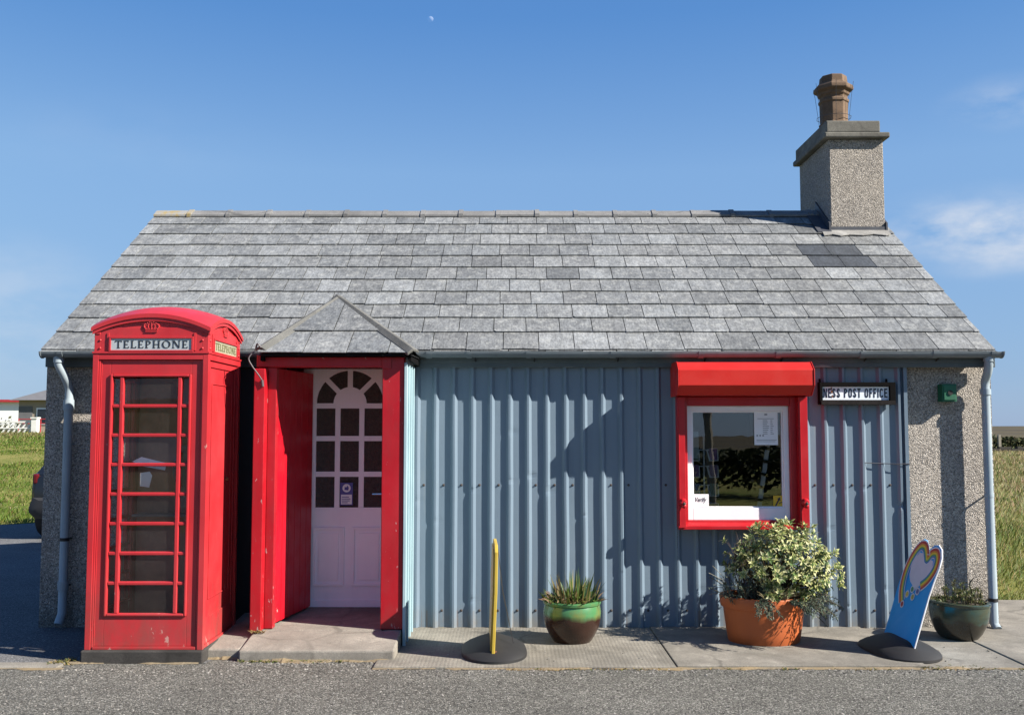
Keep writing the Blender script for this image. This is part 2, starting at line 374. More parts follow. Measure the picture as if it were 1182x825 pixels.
# ------------------------------------------------------------------ lettering
SER = {}
def stroke_letters(mb, text, x0, z0, h, fn, d0, d1, width=None):
    """serif capitals drawn as small prisms; fn(a,b,d) -> world"""
    T, t, s = .125, .06, .04
    def bx(a, b, c, d): return [(a, b), (c, b), (c, d), (a, d)]
    def ell(cx, cz, rx, rz, tx, tz, a0=0, a1=360, n=24):
        res = []
        for i in range(n):
            p, q = math.radians(a0 + (a1 - a0) * i / n), math.radians(a0 + (a1 - a0) * (i + 1) / n)
            res.append([(cx + rx * math.cos(p), cz + rz * math.sin(p)), (cx + rx * math.cos(q), cz + rz * math.sin(q)), (cx + (rx - tx) * math.cos(q), cz + (rz - tz) * math.sin(q)), (cx + (rx - tx) * math.cos(p), cz + (rz - tz) * math.sin(p))])
        return res
    G = {
     'T': (.74, [bx(.30, s, .30 + T, .92), bx(0, .92, .74, 1), bx(0, .80, .06, .92), bx(.68, .80, .74, .92), bx(.2, 0, .55, s)]),
     'E': (.62, [bx(.08, s, .08 + T, .95), bx(0, 0, .6, s), bx(0, .95, .56, 1), bx(.23, .48, .46, .48 + t), bx(.23, .95 - .02, .56, .95), bx(.50, .82, .56, .93), bx(.54, s, .6, .2), bx(.42, .42, .46, .48)]),
     'L': (.60, [bx(.08, s, .08 + T, .95), bx(0, 0, .6, s + .02), bx(0, .95, .31, 1), bx(.54, s, .6, .24)]),
     'P': (.62, [bx(.08, s, .08 + T, .95), bx(0, 0, .32, s), bx(0, .95, .3, 1), ] + ell(.26, .72, .34, .28, .14, .07, -90, 90)),
     'H': (.86, [bx(.08, s, .08 + T, .95), bx(.63, s, .63 + T, .95), bx(.23, .47, .63, .47 + t), bx(0, 0, .31, s), bx(.55, 0, .86, s), bx(0, .95, .31, 1), bx(.55, .95, .86, 1)]),
     'O': (.92, ell(.46, .5, .46, .52, .15, .07, 0, 360, 36)),
     'N': (.92, [bx(.1, s, .1 + t, .93), bx(.76, 0, .76 + t, .95), [(.08, 1), (.27, 1), (.835, 0), (.70, 0)], bx(0, 0, .27, s), bx(.66, .95, .92, 1), bx(0, .95, .1, 1)]),
     '.': (.16, [bx(.02, .18, .14, .30)]),
    }
    gap = .19
    tot = sum(G[c][0] for c in text) + gap * (len(text) - 1)
    sx = (width / tot / h) if width else 1
    x = x0
    for c in text:
        w, ps = G[c]
        for p in ps: mb.prism([(x + a * h * sx, z0 + b * h) for a, b in p], fn, d0, d1)
        x += (w + gap) * h * sx

def sans_letters(mb, text, x0, z0, h, width, fn, d0, d1, wt=.17):
    def arcp(cx, cz, rx, rz, a0, a1, n=12): return [(cx + rx * math.cos(math.radians(a0 + (a1 - a0) * i / n)), cz + rz * math.sin(math.radians(a0 + (a1 - a0) * i / n))) for i in range(n + 1)]
    w = wt; q = w / 2
    O = arcp(.25, .75, .25 - q, .25 - q, 0, 180) + arcp(.25, .25, .25 - q, .25 - q, 180, 360); O.append(O[0])
    G = {'N': (.54, [[(q, 0), (q, 1)], [(.54 - q, 0), (.54 - q, 1)], [(q * 1.1, 1), (.54 - q * 1.1, 0)]]), 'E': (.44, [[(q, 0), (q, 1)], [(q, 1 - q), (.44, 1 - q)], [(q, .52), (.40, .52)], [(q, q), (.44, q)]]),
         'F': (.42, [[(q, 0), (q, 1)], [(q, 1 - q), (.42, 1 - q)], [(q, .50), (.38, .50)]]), 'I': (w, [[(q, 0), (q, 1)]]), 'T': (.46, [[(.23, 0), (.23, 1)], [(0, 1 - q), (.46, 1 - q)]]),
         'P': (.47, [[(q, 0), (q, 1)], [(q, 1 - q), (.22, 1 - q)] + arcp(.22, .72, .25 - q, .28 - q, 88, -88) + [(q, .44 + q)]]), 'O': (.50, [O]),
         'C': (.48, [arcp(.25, .73, .25 - q, .27 - q, 5, 180) + arcp(.25, .27, .25 - q, .27 - q, 180, 355)]),
         'S': (.46, [arcp(.23, .74, .23 - q, .26 - q, 10, 235) + arcp(.23, .26, .23 - q, .26 - q, 55, -190)]), ' ': (.26, [])}
    gap = .15; tot = sum(G[c][0] for c in text) + gap * (len(text) - 1); sx = width / tot; x = x0
    for c in text:
        ww, paths = G[c]
        for p in paths:
            for i in range(len(p) - 1):
                (a, b), (e, f_) = p[i], p[i + 1]; L_ = math.hypot(e - a, f_ - b) or 1; nx, nz = -(f_ - b) / L_ * q, (e - a) / L_ * q
                mb.prism([(x + (a + nx) * sx, z0 + (b + nz) * h), (x + (e + nx) * sx, z0 + (f_ + nz) * h), (x + (e - nx) * sx, z0 + (f_ - nz) * h), (x + (a - nx) * sx, z0 + (b - nz) * h)], fn, d0, d1)
        x += (ww + gap) * sx

def font_mesh(name, text, height, width, mat, parent, loc, bold=.0, extr=.0015, shear=0, label=None):
    cu = bpy.data.curves.new(name, 'FONT'); cu.body = text; cu.size = 1; cu.offset = bold; cu.extrude = extr; cu.shear = shear; cu.space_character = 1.0 + bold * 2.4; cu.resolution_u = 3
    t = bpy.data.objects.new(name, cu); COL.objects.link(t)
    dg = bpy.context.evaluated_depsgraph_get(); me = bpy.data.meshes.new_from_object(t.evaluated_get(dg))
    bpy.data.objects.remove(t)
    xs = [v.co.x for v in me.vertices]; ys = [v.co.y for v in me.vertices]
    x0, x1, y0, y1 = min(xs), max(xs), min(ys), max(ys)
    off = Vector(loc) - origin(parent)
    for v in me.vertices:
        a = (v.co.x - x0) / (x1 - x0) * width; b = (v.co.y - y0) / (y1 - y0) * height
        v.co = Vector((a, -v.co.z, b)) + off
    me.materials.clear(); me.materials.append(mat)
    o = bpy.data.objects.new(name, me); COL.objects.link(o); o.parent = parent
    return o

def XZ(a, b, d): return (a, d, b)        # facing -Y
# ------------------------------------------------------------------ setting
def smooth(t): t = max(0, min(1, t)); return t * t * (3 - 2 * t)
def hz(x, y):
    z = 1.42 * smooth((-x - 8) / 8) * smooth((y - 18) / 40) * (1 if y > 0 else 0)
    r = math.hypot(x, y)
    z += .5 * smooth((r - 300) / 900) * (5 + 9 * noise.noise((x * .0011, y * .0011, 3)) + 5 * noise.noise((x * .004, y * .004, 7)) + 4)
    if y > 9: z += .10 * noise.noise((x * .35, y * .35, 0)) * smooth((y - 9) / 6) * (1 if x > 4 or y > 18 else 0)
    return z - .03

mb = MB()
ax = sorted(set([round(sgn * q, 2) for sgn in (-1, 1) for q in [0, 2, 4, 6, 8, 10, 12, 14, 17, 20, 24, 28, 33, 38, 44, 50, 58, 66, 76, 90, 110, 140, 180, 230, 300, 380, 470, 580, 700, 850, 1000, 1200, 1400, 1650, 1900, 2300, 2800]]))
n = len(ax)
mb.add([(x, y, hz(x, y)) for y in ax for x in ax], [(j * n + i, j * n + i + 1, (j + 1) * n + i + 1, (j + 1) * n + i) for j in range(n - 1) for i in range(n - 1)])
tag(mb.build('ground', M['ground'], smooth=60), kind='structure')
mb = MB(); mb.poly([(-60, -5, 0), (60, -5, 0), (60, 7.13, 0), (-60, 7.13, 0)]); mb.poly([(-3.19, 7.1302, 0), (-.985, 7.1302, 0), (-.985, 7.5, 0), (-3.19, 7.5, 0)]); tag(mb.build('road', M['road']), kind='structure')
mb = MB()
edge = [(-60, 15.2), (-26, 16.0), (-14, 16.6), (-10.5, 17.1), (-8.8, 17.8), (-7.6, 18.8), (-6.5, 20.5), (-5.5, 23)]
mb.poly([(-60, 7.30, .003)] + [(x, y, .003) for x, y in edge] + [(-3, 23, .003), (-1.5, 13.5, .003), (-2.2, 7.30, .003)])
tag(mb.build('driveway', M['drive']), kind='structure')
mb = MB(); mb.box(-16, 7.14, -.03, -3.2, 7.29, .014)
tag(mb.build('edging_kerb', M['concrete'], bevel=.006), kind='structure')
# pavement slabs
xs = [-.98, 1.16, 2.93, 3.63, 5.2, 7.2]
mb = MB(); mb.m = 0
jit = [0, .006, -.004, .003, -.003]
for i in range(len(xs) - 1):
    mb.m = 1 if i == 0 else 0
    yb = 8.56 if xs[i + 1] < 4.2 else 9.9
    if xs[i] < 4.2 < xs[i + 1] or i == 3: 
        mb.box(xs[i] + .003, 7.15, -.05, xs[i + 1] - .003, 8.56, .016 + jit[i]); continue
    mb.box(xs[i] + .003, 7.14 + .01 * (i % 2), -.05, xs[i + 1] - .003, yb, .016 + jit[i])
mb.m = 0; mb.box(4.16, 8.575, -.05, 5.19, 9.9, .014)
tag(mb.build('pavement', [M['concrete'], M['concrete_comb']], bevel=.006), kind='structure')
# doorstep: sloping slab in two casts
mb = MB()
def slope_slab(x0, x1, y0, y1, z0, z1, zb=-.04):
    mb.hexa([(x0, y0, zb), (x1, y0, zb), (x0, y1, zb), (x1, y1, zb), (x0, y0, z0), (x1, y0, z0), (x0, y1, z1), (x1, y1, z1)])
slope_slab(-2.262, -1.995, 7.43, 8.56, .075, .135)
slope_slab(-1.985, -.855, 7.36, 7.815, .078, .132); slope_slab(-1.985, -1.0, 7.819, 8.78, .133, .146)
slope_slab(-1.0, -.855, 7.819, 8.5, .131, .14)
tag(mb.build('doorstep', M['step'], bevel=.012), kind='structure')

# ------------------------------------------------------------------ cottage
B = empty('post_office', (0, 8.6, 0), 'low slate roofed cottage with blue corrugated front and red porch', 'building')
YW = 8.6; XL, XR = -4.02, 4.135; YB = 13.54; E0 = (8.43, 2.352); E1 = (11.07, 4.10)
SL = (E1[1] - E0[1]) / (E1[0] - E0[0])
def roofz(y): return E0[1] + (min(y, 2 * E1[0] - y) - E0[0]) * SL
mb = MB()
for x0, x1, z0, z1 in [(XL, -2.0, -.1, 2.3), (-2.0, -.85, 2.215, 2.3), (-.85, 1.45, -.1, 2.3), (1.45, 2.40, -.1, .87), (1.45, 2.40, 1.95, 2.3), (2.40, XR, -.1, 2.3)]:
    mb.box(x0, YW, z0, x1, YW + .22, z1)
for x0, x1 in ((XL, XL + .22), (XR - .22, XR)):
    y0 = YW + .221
    mb.prism([(y0, -.1), (YB, -.1), (YB, roofz(YB) - .06), (E1[0], E1[1] - .06), (y0, roofz(y0) - .06)], lambda a, b, d: (d, a, b), x0, x1)
mb.box(XL + .221, YB - .22, -.1, XR - .221, YB, 2.3)
mb.build('wall', M['harl'], B)
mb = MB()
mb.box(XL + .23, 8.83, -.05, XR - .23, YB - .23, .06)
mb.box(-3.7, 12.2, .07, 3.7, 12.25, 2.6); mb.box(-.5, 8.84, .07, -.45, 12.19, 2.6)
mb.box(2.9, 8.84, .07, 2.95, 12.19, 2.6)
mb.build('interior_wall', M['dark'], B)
mb = MB(); mb.box(-3.05, 8.575, .0, -2.013, 8.599, 2.205)  # added dark sheet, stands in for the shade between kiosk and porch
mb.build('gap_shade_board', plain('navy gap shade', (.012, .014, .02), .7), B)
# roof deck + slates
mb = MB()
xl, xr = -3.99, 4.09
for sgn in (0, 1):
    f = (lambda y: y) if sgn == 0 else (lambda y: 2 * E1[0] - y)
    pr = [(f(E0[0] + .02), E0[1] - .02), (f(E1[0]), E1[1] - .012), (f(E1[0]), E1[1] - .05), (f(E0[0] + .02), E0[1] - .05)]
    mb.prism(pr, lambda a, b, d: (d, a, b), xl + .01, xr - .01)
roof = mb.build('roof', M['deck'], B)
SV = Vector((0, E1[0] - E0[0], E1[1] - E0[1])); SLEN = SV.length; SV.normalize(); SN = Vector((0, -SV.z, SV.y))
def clip(poly, f):
    out = []
    for i in range(len(poly)):
        a, b = poly[i], poly[(i + 1) % len(poly)]; fa, fb = f(a), f(b)
        if fa >= 0: out.append(a)
        if fa * fb < 0: t = fa / (fa - fb); out.append((a[0] + (b[0] - a[0]) * t, a[1] + (b[1] - a[1]) * t))
    return out
def slate_col(r):
    g = r.choice([.135, .148, .158, .168, .178, .19, .205]) * r.uniform(.92, 1.08)
    t = r.random()
    if t < .06: g *= .80
    if t > .93: g *= 1.15
    w = r.uniform(-.01, .012)
    return (g * (.955 + w), g * 1.0, g * (1.025 - w))
def slates(mb, rows, x0, x1, base, sv, sn, width, r, clips=(), special=None):
    for k, (s0, s1) in enumerate(rows):
        x = x0 - width * (.5 if k % 2 else 0) - r.uniform(0, .02)
        while x < x1:
            w = width * r.uniform(.93, 1.06); j = r.uniform(-.006, .005)
            top = s1 + .05
            tilt = r.uniform(-.004, .004)
            q = [(x + .0034, s0 + j + tilt), (x + w - .0034, s0 + j - tilt), (x + w - .0034, top), (x + .0034, top)]
            ck = r.random(); cs_ = r.uniform(.008, .03)
            if ck < .10: q = [(x + .0034, s0 + j + tilt + cs_ * .8), (x + cs_, s0 + j + tilt)] + q[1:]
            elif ck < .20: q = [q[0], (x + w - cs_, s0 + j - tilt), (x + w - .0034, s0 + j - tilt + cs_ * .7)] + q[2:]
            elif ck < .40: q = [q[0], (x + w * r.uniform(.3, .7), s0 + j + r.uniform(-.003, .006))] + q[1:]
            q = clip(clip(q, lambda p: p[0] - x0), lambda p: x1 - p[0])
            for c in clips: q = clip(q, c) if len(q) >= 3 else q
            if len(q) >= 3:
                col = slate_col(r)
                if special: col = special(k, x + w / 2, col)
                lift = r.uniform(0, .003)
                def at_(p, e):
                    t = (p[1] - s0) / (s1 - s0 + .05)
                    return Vector(base) + Vector((p[0], 0, 0)) + sv * p[1] + sn * ((.013 + lift) * (1 - t) + .003 + e)
                n = len(q)
                mb.add([at_(p, 0) for p in q] + [at_(p, -.006) for p in q], [tuple(range(n))] + [(i, i + n, (i + 1) % n + n, (i + 1) % n) for i in range(n)], col)
            x += w
lines = [-.02, .30, .575, .845, 1.118, 1.39, 1.675, 1.96, 2.245, 2.54, 2.815, 3.06]
rows = list(zip(lines[:-1], lines[1:]))
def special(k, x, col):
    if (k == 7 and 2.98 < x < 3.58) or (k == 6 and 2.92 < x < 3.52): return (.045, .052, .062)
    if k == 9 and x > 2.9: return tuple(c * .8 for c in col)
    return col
mb = MB()
slates(mb, [(-.03, .06)], xl, xr, (0, E0[0], E0[1] - .012), SV, SN, .305, random.Random(2))
slates(mb, rows, xl, xr, (0, E0[0], E0[1]), SV, SN, .305, random.Random(5), special=special)
mb.build('slates', M['slate'], roof); mb = MB()
SVb = Vector((0, -SV.y, SV.z)); SNb = Vector((0, SV.z, SV.y))
slates(mb, rows, xl, xr, (0, 2 * E1[0] - E0[0], E0[1]), SVb, SNb, .305, random.Random(6))
mb.build('slates', M['slate'], roof)
# ridge tiles
mb = MB(); x = xl; r = random.Random(3); i = 0
while x < 3.40:
    w = min(.43 * r.uniform(.95, 1.05), 3.44 - x); zz = E1[1] + r.uniform(.0, .008)
    mb.m = 1 if i == 0 else 0
    for a, b, up in ((x, x + w - .0012, 0), (x + w - .05, x + w - .001, .009)):
        e_ = .006 if up else 0; pf = [(-.125 - e_, -.048 + up), (-.03, .018 + up), (0, .027 + up), (.03, .018 + up), (.125 + e_, -.048 + up), (.125 + e_, -.068 - e_), (0, -.005), (-.125 - e_, -.068 - e_)]
        mb.prism(pf, lambda p, q, d: (d, E1[0] + p, zz + q), a, b)
    mb.m = 2
    for _ in range(r.randint(1, 4)):
        px = x + w - .03 + r.uniform(-.09, .06); py = r.uniform(-.12, .0); mb.ball((px, E1[0] + py, zz + .026 + py * .60), r.uniform(.006, .016), 4, sz=.5)
    mb.m = 0
    x += w; i += 1
mb.build('ridge_tile_row', [M['ridge'], M['lichen'], M['mortar']], roof, smooth=30)
# verge mortar
for X in (xl - .004, xr + .004):
    mb = MB()
    for sgn in (1, -1):
        f = lambda y: y if sgn == 1 else 2 * E1[0] - y
        mb.prism([(f(E0[0] + .03), E0[1] + .005), (f(E1[0]), E1[1] - .01), (f(E1[0]), E1[1] - .07), (f(E0[0] + .03), E0[1] - .05)], lambda a, b, d: (d, a, b), X - .012, X + .012)
    mb.build('verge', M['hip'], roof)
# fascia
mb = MB()
mb.box(-.80, 8.475, 2.205, 4.12, 8.53, 2.30); mb.box(-4.0, 8.52, 2.21, -2.02, 8.59, 2.30)
mb.box(-.79, 8.462, 2.245, 4.10, 8.474, 2.298)
mb.build('fascia', M['fascia'], B, bevel=.004)
# gutters and downpipes
def gutter(x0, x1, joints):
    mb = MB(); n = 10; Y, Z, rr = 8.388, 2.33, .05
    prof = [(rr * math.cos(math.pi + math.pi * k / n), rr * math.sin(math.pi + math.pi * k / n)) for k in range(n + 1)]
    prof += [(p * .88, q * .88) for p, q in reversed(prof)]
    segs = [x0] + joints + [x1]
    for a, b in zip(segs[:-1], segs[1:]):
        dz = R.uniform(-.004, .003)
        mb.prism(prof, lambda p, q, d: (d, Y + p, Z + q + dz), a, b)
    big = [(p * 1.14, q * 1.14) for p, q in prof]
    for j in joints: mb.prism(big, lambda p, q, d: (d, Y + p, Z + q), j - .022, j + .022)
    for e in (x0, x1): mb.prism(big[:n + 1], lambda p, q, d: (d, Y + p, Z + q), e - .006, e + .006)
    return mb.build('gutter', M['gutter'], B, smooth=40)
g1 = gutter(-3.965, -2.06, [-3.80, -2.7])
g2 = gutter(-.80, 4.13, [-.70, -.36, .14, .85, 1.59, 2.24, 2.95, 3.56, 4.05])
for x in (-.36, .14, .85, 1.59, 2.24, 2.95, 3.56):
    mb = MB(); mb.tube([(x + .05, 8.408, 2.276), (x + .05, 8.44, 2.268), (x + .05, 8.47, 2.25)], .006, 6); mb.build('bracket', M['iron'], g2)
def downpipe(path, collars, bands):
    mb = MB(); mb.tube(path, .036, 16)
    for c in collars:
        p, q = Vector(c[0]), Vector(c[1]); mb.tube([p, q], .044, 16)
    o = mb.build('downpipe', M['pipe'], B, smooth=50)
    for (x, y, z) in bands:
        mb = MB(); mb.tube([(x, y, z - .014), (x, y, z + .014)], .039, 16); mb.tube([(x, y + .03, z), (x + .03, YW + .01, z)], .008, 6)
        mb.build('bracket', M['iron'] if z < 1 else M['pipe'], o, smooth=50)
def curve(pts, n=6):
    res = []
    P = [Vector(p) for p in pts]
    for i in range(len(P) - 1):
        p0, p1, p2, p3 = P[max(i - 1, 0)], P[i], P[i + 1], P[min(i + 2, len(P) - 1)]
        for k in range(n):
            t = k / n
            res.append(.5 * ((2 * p1) + (-p0 + p2) * t + (2 * p0 - 5 * p1 + 4 * p2 - p3) * t * t + (-p0 + 3 * p1 - 3 * p2 + p3) * t ** 3))
    res.append(P[-1]); return res
yp = 8.525
downpipe(curve([(-3.83, 8.40, 2.29), (-3.83, 8.405, 2.22), (-3.80, 8.46, 2.12), (-3.79, yp, 2.02), (-3.79, yp, 1.85)]) + [(-3.79, yp, 1.2), (-3.79, yp, .14), (-3.80, 8.48, .05)],
         [((-3.79, yp, 1.93), (-3.79, yp, 1.84)), ((-3.83, 8.40, 2.30), (-3.83, 8.402, 2.24)), ((-3.79, yp, .40), (-3.79, yp, .33))], [(-3.79, yp, 1.55), (-3.79, yp, .75), (-3.79, yp, .36)])
yp = 8.50
downpipe(curve([(4.03, 8.40, 2.29), (4.03, 8.405, 2.23), (4.035, 8.44, 2.16), (4.04, yp, 2.08), (4.04, yp, 1.95)]) + [(4.04, yp, 1.0), (4.045, yp, .06), (4.05, 8.45, .015)],
         [((4.03, 8.40, 2.30), (4.03, 8.402, 2.25)), ((4.04, yp, 2.02), (4.04, yp, 1.97))], [(4.04, yp, 1.12), (4.045, yp, .25)])
# corrugated cladding
def prof_points(x0, x1):
    pitch = .1585; st = -.822; pts = []
    k = math.floor((x0 - st) / pitch) - 1
    while st + k * pitch < x1 + pitch:
        a = st + k * pitch
        pts += [(a, 8.514), (a + .017, 8.513), (a + .040, 8.5395), (a + .086, 8.541), (a + .138, 8.5395)]
        k += 1
    out = []
    for i in range(len(pts) - 1):
        p, q = pts[i], pts[i + 1]
        if q[0] <= x0 or p[0] >= x1: continue
        f = lambda x: p[1] + (q[1] - p[1]) * (x - p[0]) / (q[0] - p[0])
        if not out: out.append((max(p[0], x0), f(max(p[0], x0))))
        out.append((min(q[0], x1), f(min(q[0], x1))))
    return out
dents = []
rr = random.Random(8)
for k in range(27):
    for _ in range(rr.choice([0, 1, 1, 2])): dents.append((-.822 + k * .1585 + rr.uniform(0, .03), rr.choice([rr.uniform(1.0, 1.2), rr.uniform(.15, .5), rr.uniform(.2, 2.0)]), rr.uniform(.004, .010), rr.uniform(.012, .03)))
def dent(x, z): return sum(a * math.exp(-((x - dx) ** 2 + (z - dz) ** 2) / (w_ * w_)) for dx, dz, a, w_ in dents if abs(x - dx) < .08 and abs(z - dz) < .08)
mb = MB(); rr = random.Random(8)
for x0, x1, z0, z1 in [(-.835, 1.40, .012, 2.207), (1.402, 2.462, .012, .862), (2.464, 3.345, .012, 2.207)]:
    P = prof_points(x0, x1); zs = [z0 + (z1 - z0) * i / 110 for i in range(111)] if z1 > 1.5 else [z0 + (z1 - z0) * i / 44 for i in range(45)]
    n = len(P)
    pts = [(p[0] + .0025 * noise.noise((p[0] * 3, z * 2.2, 1)), p[1] + .0035 * noise.noise((p[0] * 2.0, z * 1.6, 5)) + dent(p[0], z), z) for z in zs for p in P]
    mb.m = 0; mb.add(pts, [(j * n + i, j * n + i + 1, (j + 1) * n + i + 1, (j + 1) * n + i) for j in range(len(zs) - 1) for i in range(n - 1)])
    mb.m = 1
    a = -.822
    while a < 3.4:
        for z in (.155, 1.205):
            X = a + .075 + rr.uniform(-.006, .006)
            if x0 < X < x1 and z0 < z < z1 and rr.random() < .93: mb.lathe([(.011, 0), (.011, .003), (.006, .006), (.006, .011)], (X, 8.541, z), 8, tilt=Matrix.Rotation(math.pi / 2, 3, 'X'))
        a += .1585
mb.m = 0
mb.box(3.345, 8.505, .012, 3.375, 8.58, 2.207); mb.box(-.836, 8.515, .012, -.822, 8.58, 2.207)
cl = mb.build('corrugated_cladding', [M['clad'], M['bolt']], B, bevel=None)
mb = MB(); mb.tube(curve([(3.0, 8.515, 1.395), (3.15, 8.512, 1.388), (3.3, 8.50, 1.385), (3.38, 8.5, 1.388)], 3), .004, 6)
mb.build('wall_wire', M['wire'], cl)
# chimney
mb = MB(); cx0, cx1, cy0, cy1 = 3.43, 4.02, 10.6, 11.7
mb.box(cx0, cy0, 3.5, cx1, cy1, 4.81)
ch = mb.build('chimney', M['harl_c'], B, bevel=.012)
mb = MB(); mb.box(cx0 - .06, cy0 - .065, 4.812, cx1 + .055, cy1 + .065, 4.872); mb.box(cx0 - .035, cy0 - .04, 4.873, cx1 - .04, cy1 + .03, 5.005)
cp = mb.build('chimney_cap', M['cap'], ch, bevel=.014)
# roughen the cap edges
mb = MB(); c = (3.665, 11.12, 5.003)
mb.lathe([(0.172, 0.0), (0.172, 0.0637), (0.16, 0.0774), (0.156, 0.1092), (0.168, 0.1138), (0.168, 0.1319), (0.154, 0.1365), (0.158, 0.364), (0.17, 0.3686), (0.17, 0.4004), (0.155, 0.405), (0.155, 0.4368), (0.175, 0.455), (0.18, 0.4823), (0.218, 0.5051), (0.222, 0.5187), (0.22, 0.546), (0.205, 0.5642), (0.17, 0.5778), (0.158, 0.6006), (0.15, 0.6689), (0.142, 0.678), (0.12, 0.678), (0.11, 0.546)], c, 8, rot=math.pi / 8)
pot = mb.build('chimney_pot', M['terracotta'], ch, bevel=.006)
mb = MB(); mb.m = 0
for k in range(8):
    an = math.pi / 4 * k + math.pi / 8; rr_ = .2
    mb.box(c[0] + rr_ * math.cos(an) - .016, c[1] + rr_ * math.sin(an) - .016, c[2] + .39, c[0] + rr_ * math.cos(an) + .016, c[1] + rr_ * math.sin(an) + .016, c[2] + .455)
mb.build('corbel', M['terracotta'], pot, bevel=.004) if False else None
mb = MB()
for k in range(6):
    an = math.pi / 3 * k + .35; d = Vector((math.cos(an), math.sin(an), 0)); cc = Vector(c)
    mb.tube([cc + d * .17 + Vector((0, 0, .12)), cc + d * .215 + Vector((0, 0, .47)), cc + d * .235 + Vector((0, 0, .58))], .0022, 5)
mb.tube([Vector(c) + Vector((.19 * math.cos(a * .5236), .19 * math.sin(a * .5236), .2)) for a in range(13)], .003, 5)
mb.build('pot_wire', M['wire'], ch)
mb = MB()
z0 = roofz(cy0 - .09)
for X in (cx0 - .02, cx1 + .002):
    mb.prism([(cy0 - .02, roofz(cy0) + .0), (E1[0], E1[1] + .02), (E1[0], E1[1] + .13), (cy0 - .02, roofz(cy0) + .10)], lambda a, b, d: (d, a, b), X, X + .018)
    
mb.prism([(cx0 - .15, 0), (cx0 - .0, 0), (cx0, 1), (cx0 - .15, 1)], lambda a, b, d: Vector((a, 0, 0)) + Vector((0, cy0 - .05, roofz(cy0 - .05) + d)) + Vector((0, 1, SL)) * (b * (E1[0] - cy0 + .02)), .028, .034)
mb.box(cx0 - .02, cy0 - .014, roofz(cy0) - .05, cx1 + .01, cy0 - .001, roofz(cy0) + .06)
mb.build('lead_flashing', M['lead'], ch)
mb = MB()
mb.prism([(cx0 - .11, .03), (cx0 - .02, .055), (cx0 + .06, .02), (cx0 + .16, .05), (cx0 + .3, .035), (cx0 + .42, .06), (cx0 + .55, .03), (cx1 + .02, .06), (cx1 + .02, .15), (cx0 - .1, .15)], lambda a, b, d: Vector((a, cy0 - .16, roofz(cy0 - .16) + d)) + Vector((0, 1, SL)) * b, .024, .032)
mb.build('mortar_apron', M['mortar'], ch)
# ---- porch
mb = MB(); fy = 7.83
mb.box(-2.01, 7.755, .135, -1.925, 7.86, 2.15)
mb.box(-1.925, fy + .02, .138, -1.855, 7.93, 2.165)
mb.box(-1.02, fy, .137, -.847, 7.93, 2.262)
mb.box(-2.01, fy - .005, 2.166, -1.021, 7.93, 2.262)
mb.box(-2.0, 7.861, .1, -1.926, 7.93, 2.165)
mb.box(-1.022, fy - .012, 2.15, -.95, fy - .001, 2.262)
pf = mb.build('porch_frame', M['porch_red'], B, bevel=.006)
mb = MB()
mb.box(-.846, 7.835, .0, -.832, 8.52, 2.2)
for y in (7.98, 8.16, 8.34): mb.box(-.832, y, .0, -.818, y + .03, 2.2)
mb.box(-.846, 7.815, .0, -.822, 7.834, 2.2)
mb.build('porch_side_wall', M['porch_blue'], B, bevel=.003)
mb = MB(); mb.box(-2.012, 7.931, .0, -1.995, 8.57, 2.2)
mb.build('porch_side_wall', M['porch_blue'], B, bevel=.003)
mb = MB()
mb.box(-1.994, 7.932, .14, -1.98, 8.76, 2.25); mb.m = 1; mb.box(-.99, 7.932, .14, -.848, 8.82, 2.25); mb.box(-1.994, 7.932, 2.251, -.848, 8.82, 2.262); mb.m = 0
mb.box(-1.979, 8.80, .14, -.991, 8.85, 2.25)
mb.build('porch_lining', [M['leaf_red'], M['white']], B)
# open outer door leaf of vertical boards
mb = MB()
h0, h1 = Vector((-1.865, 7.945, 0)), Vector((-1.735, 8.70, 0)); dv = (h1 - h0); dn = Vector((dv.y, -dv.x, 0)).normalized()
nb = 6
for i in range(nb):
    a, b = h0 + dv * (i / nb + .004), h0 + dv * ((i + 1) / nb - .004)
    mb.hexa([a + Vector((0, 0, .16)), b + Vector((0, 0, .165)), a - dn * .03 + Vector((0, 0, .16)), b - dn * .03 + Vector((0, 0, .165)), a + Vector((0, 0, 2.16)), b + Vector((0, 0, 2.16)), a - dn * .03 + Vector((0, 0, 2.16)), b - dn * .03 + Vector((0, 0, 2.16))])
mb.hexa([h0 - dn * .031 + Vector((0, 0, .17)), h1 - dn * .031 + Vector((0, 0, .17)), h0 - dn * .036 + Vector((0, 0, .17)), h1 - dn * .036 + Vector((0, 0, .17)), h0 - dn * .031 + Vector((0, 0, 2.15)), h1 - dn * .031 + Vector((0, 0, 2.15)), h0 - dn * .036 + Vector((0, 0, 2.15)), h1 - dn * .036 + Vector((0, 0, 2.15))])
od = mb.build('outer_door', M['leaf_red'], B, bevel=.004); od['label'] = 'red boarded outer door folded open into the porch'
# white inner door
mb = MB(); Yd = 8.735; dz0, dz1 = .15, 2.205; dxl, dxr = -1.83, -1.0
gl, gr_ = -1.712, -1.128; cx = (gl + gr_) / 2; zs0 = 1.0; zsp = 1.905; Rr = (gr_ - gl) / 2
f = XZ; d0, d1 = Yd, Yd + .04
mb.box(dxl, d0, dz0, gl, d1, dz1); mb.box(gr_, d0, dz0, dxr, d1, dz1)
arc = [(cx - Rr * math.cos(math.pi * i / 24), zsp + Rr * .98 * math.sin(math.pi * i / 24)) for i in range(25)]
mb.strip(arc, [(p[0], dz1) for p in arc], f, d0, d1)
mb.box(gl, d0, dz0, gr_, d1, zs0)
t = .045
cw = (gr_ - gl - 2 * t) / 3
for i in (1, 2):
    a = gl + i * cw + (i - 1) * t; mb.box(a, d0 + .004, zs0, a + t, d1, zsp)
rh = (zsp - .02 - zs0 - 2 * t) / 3
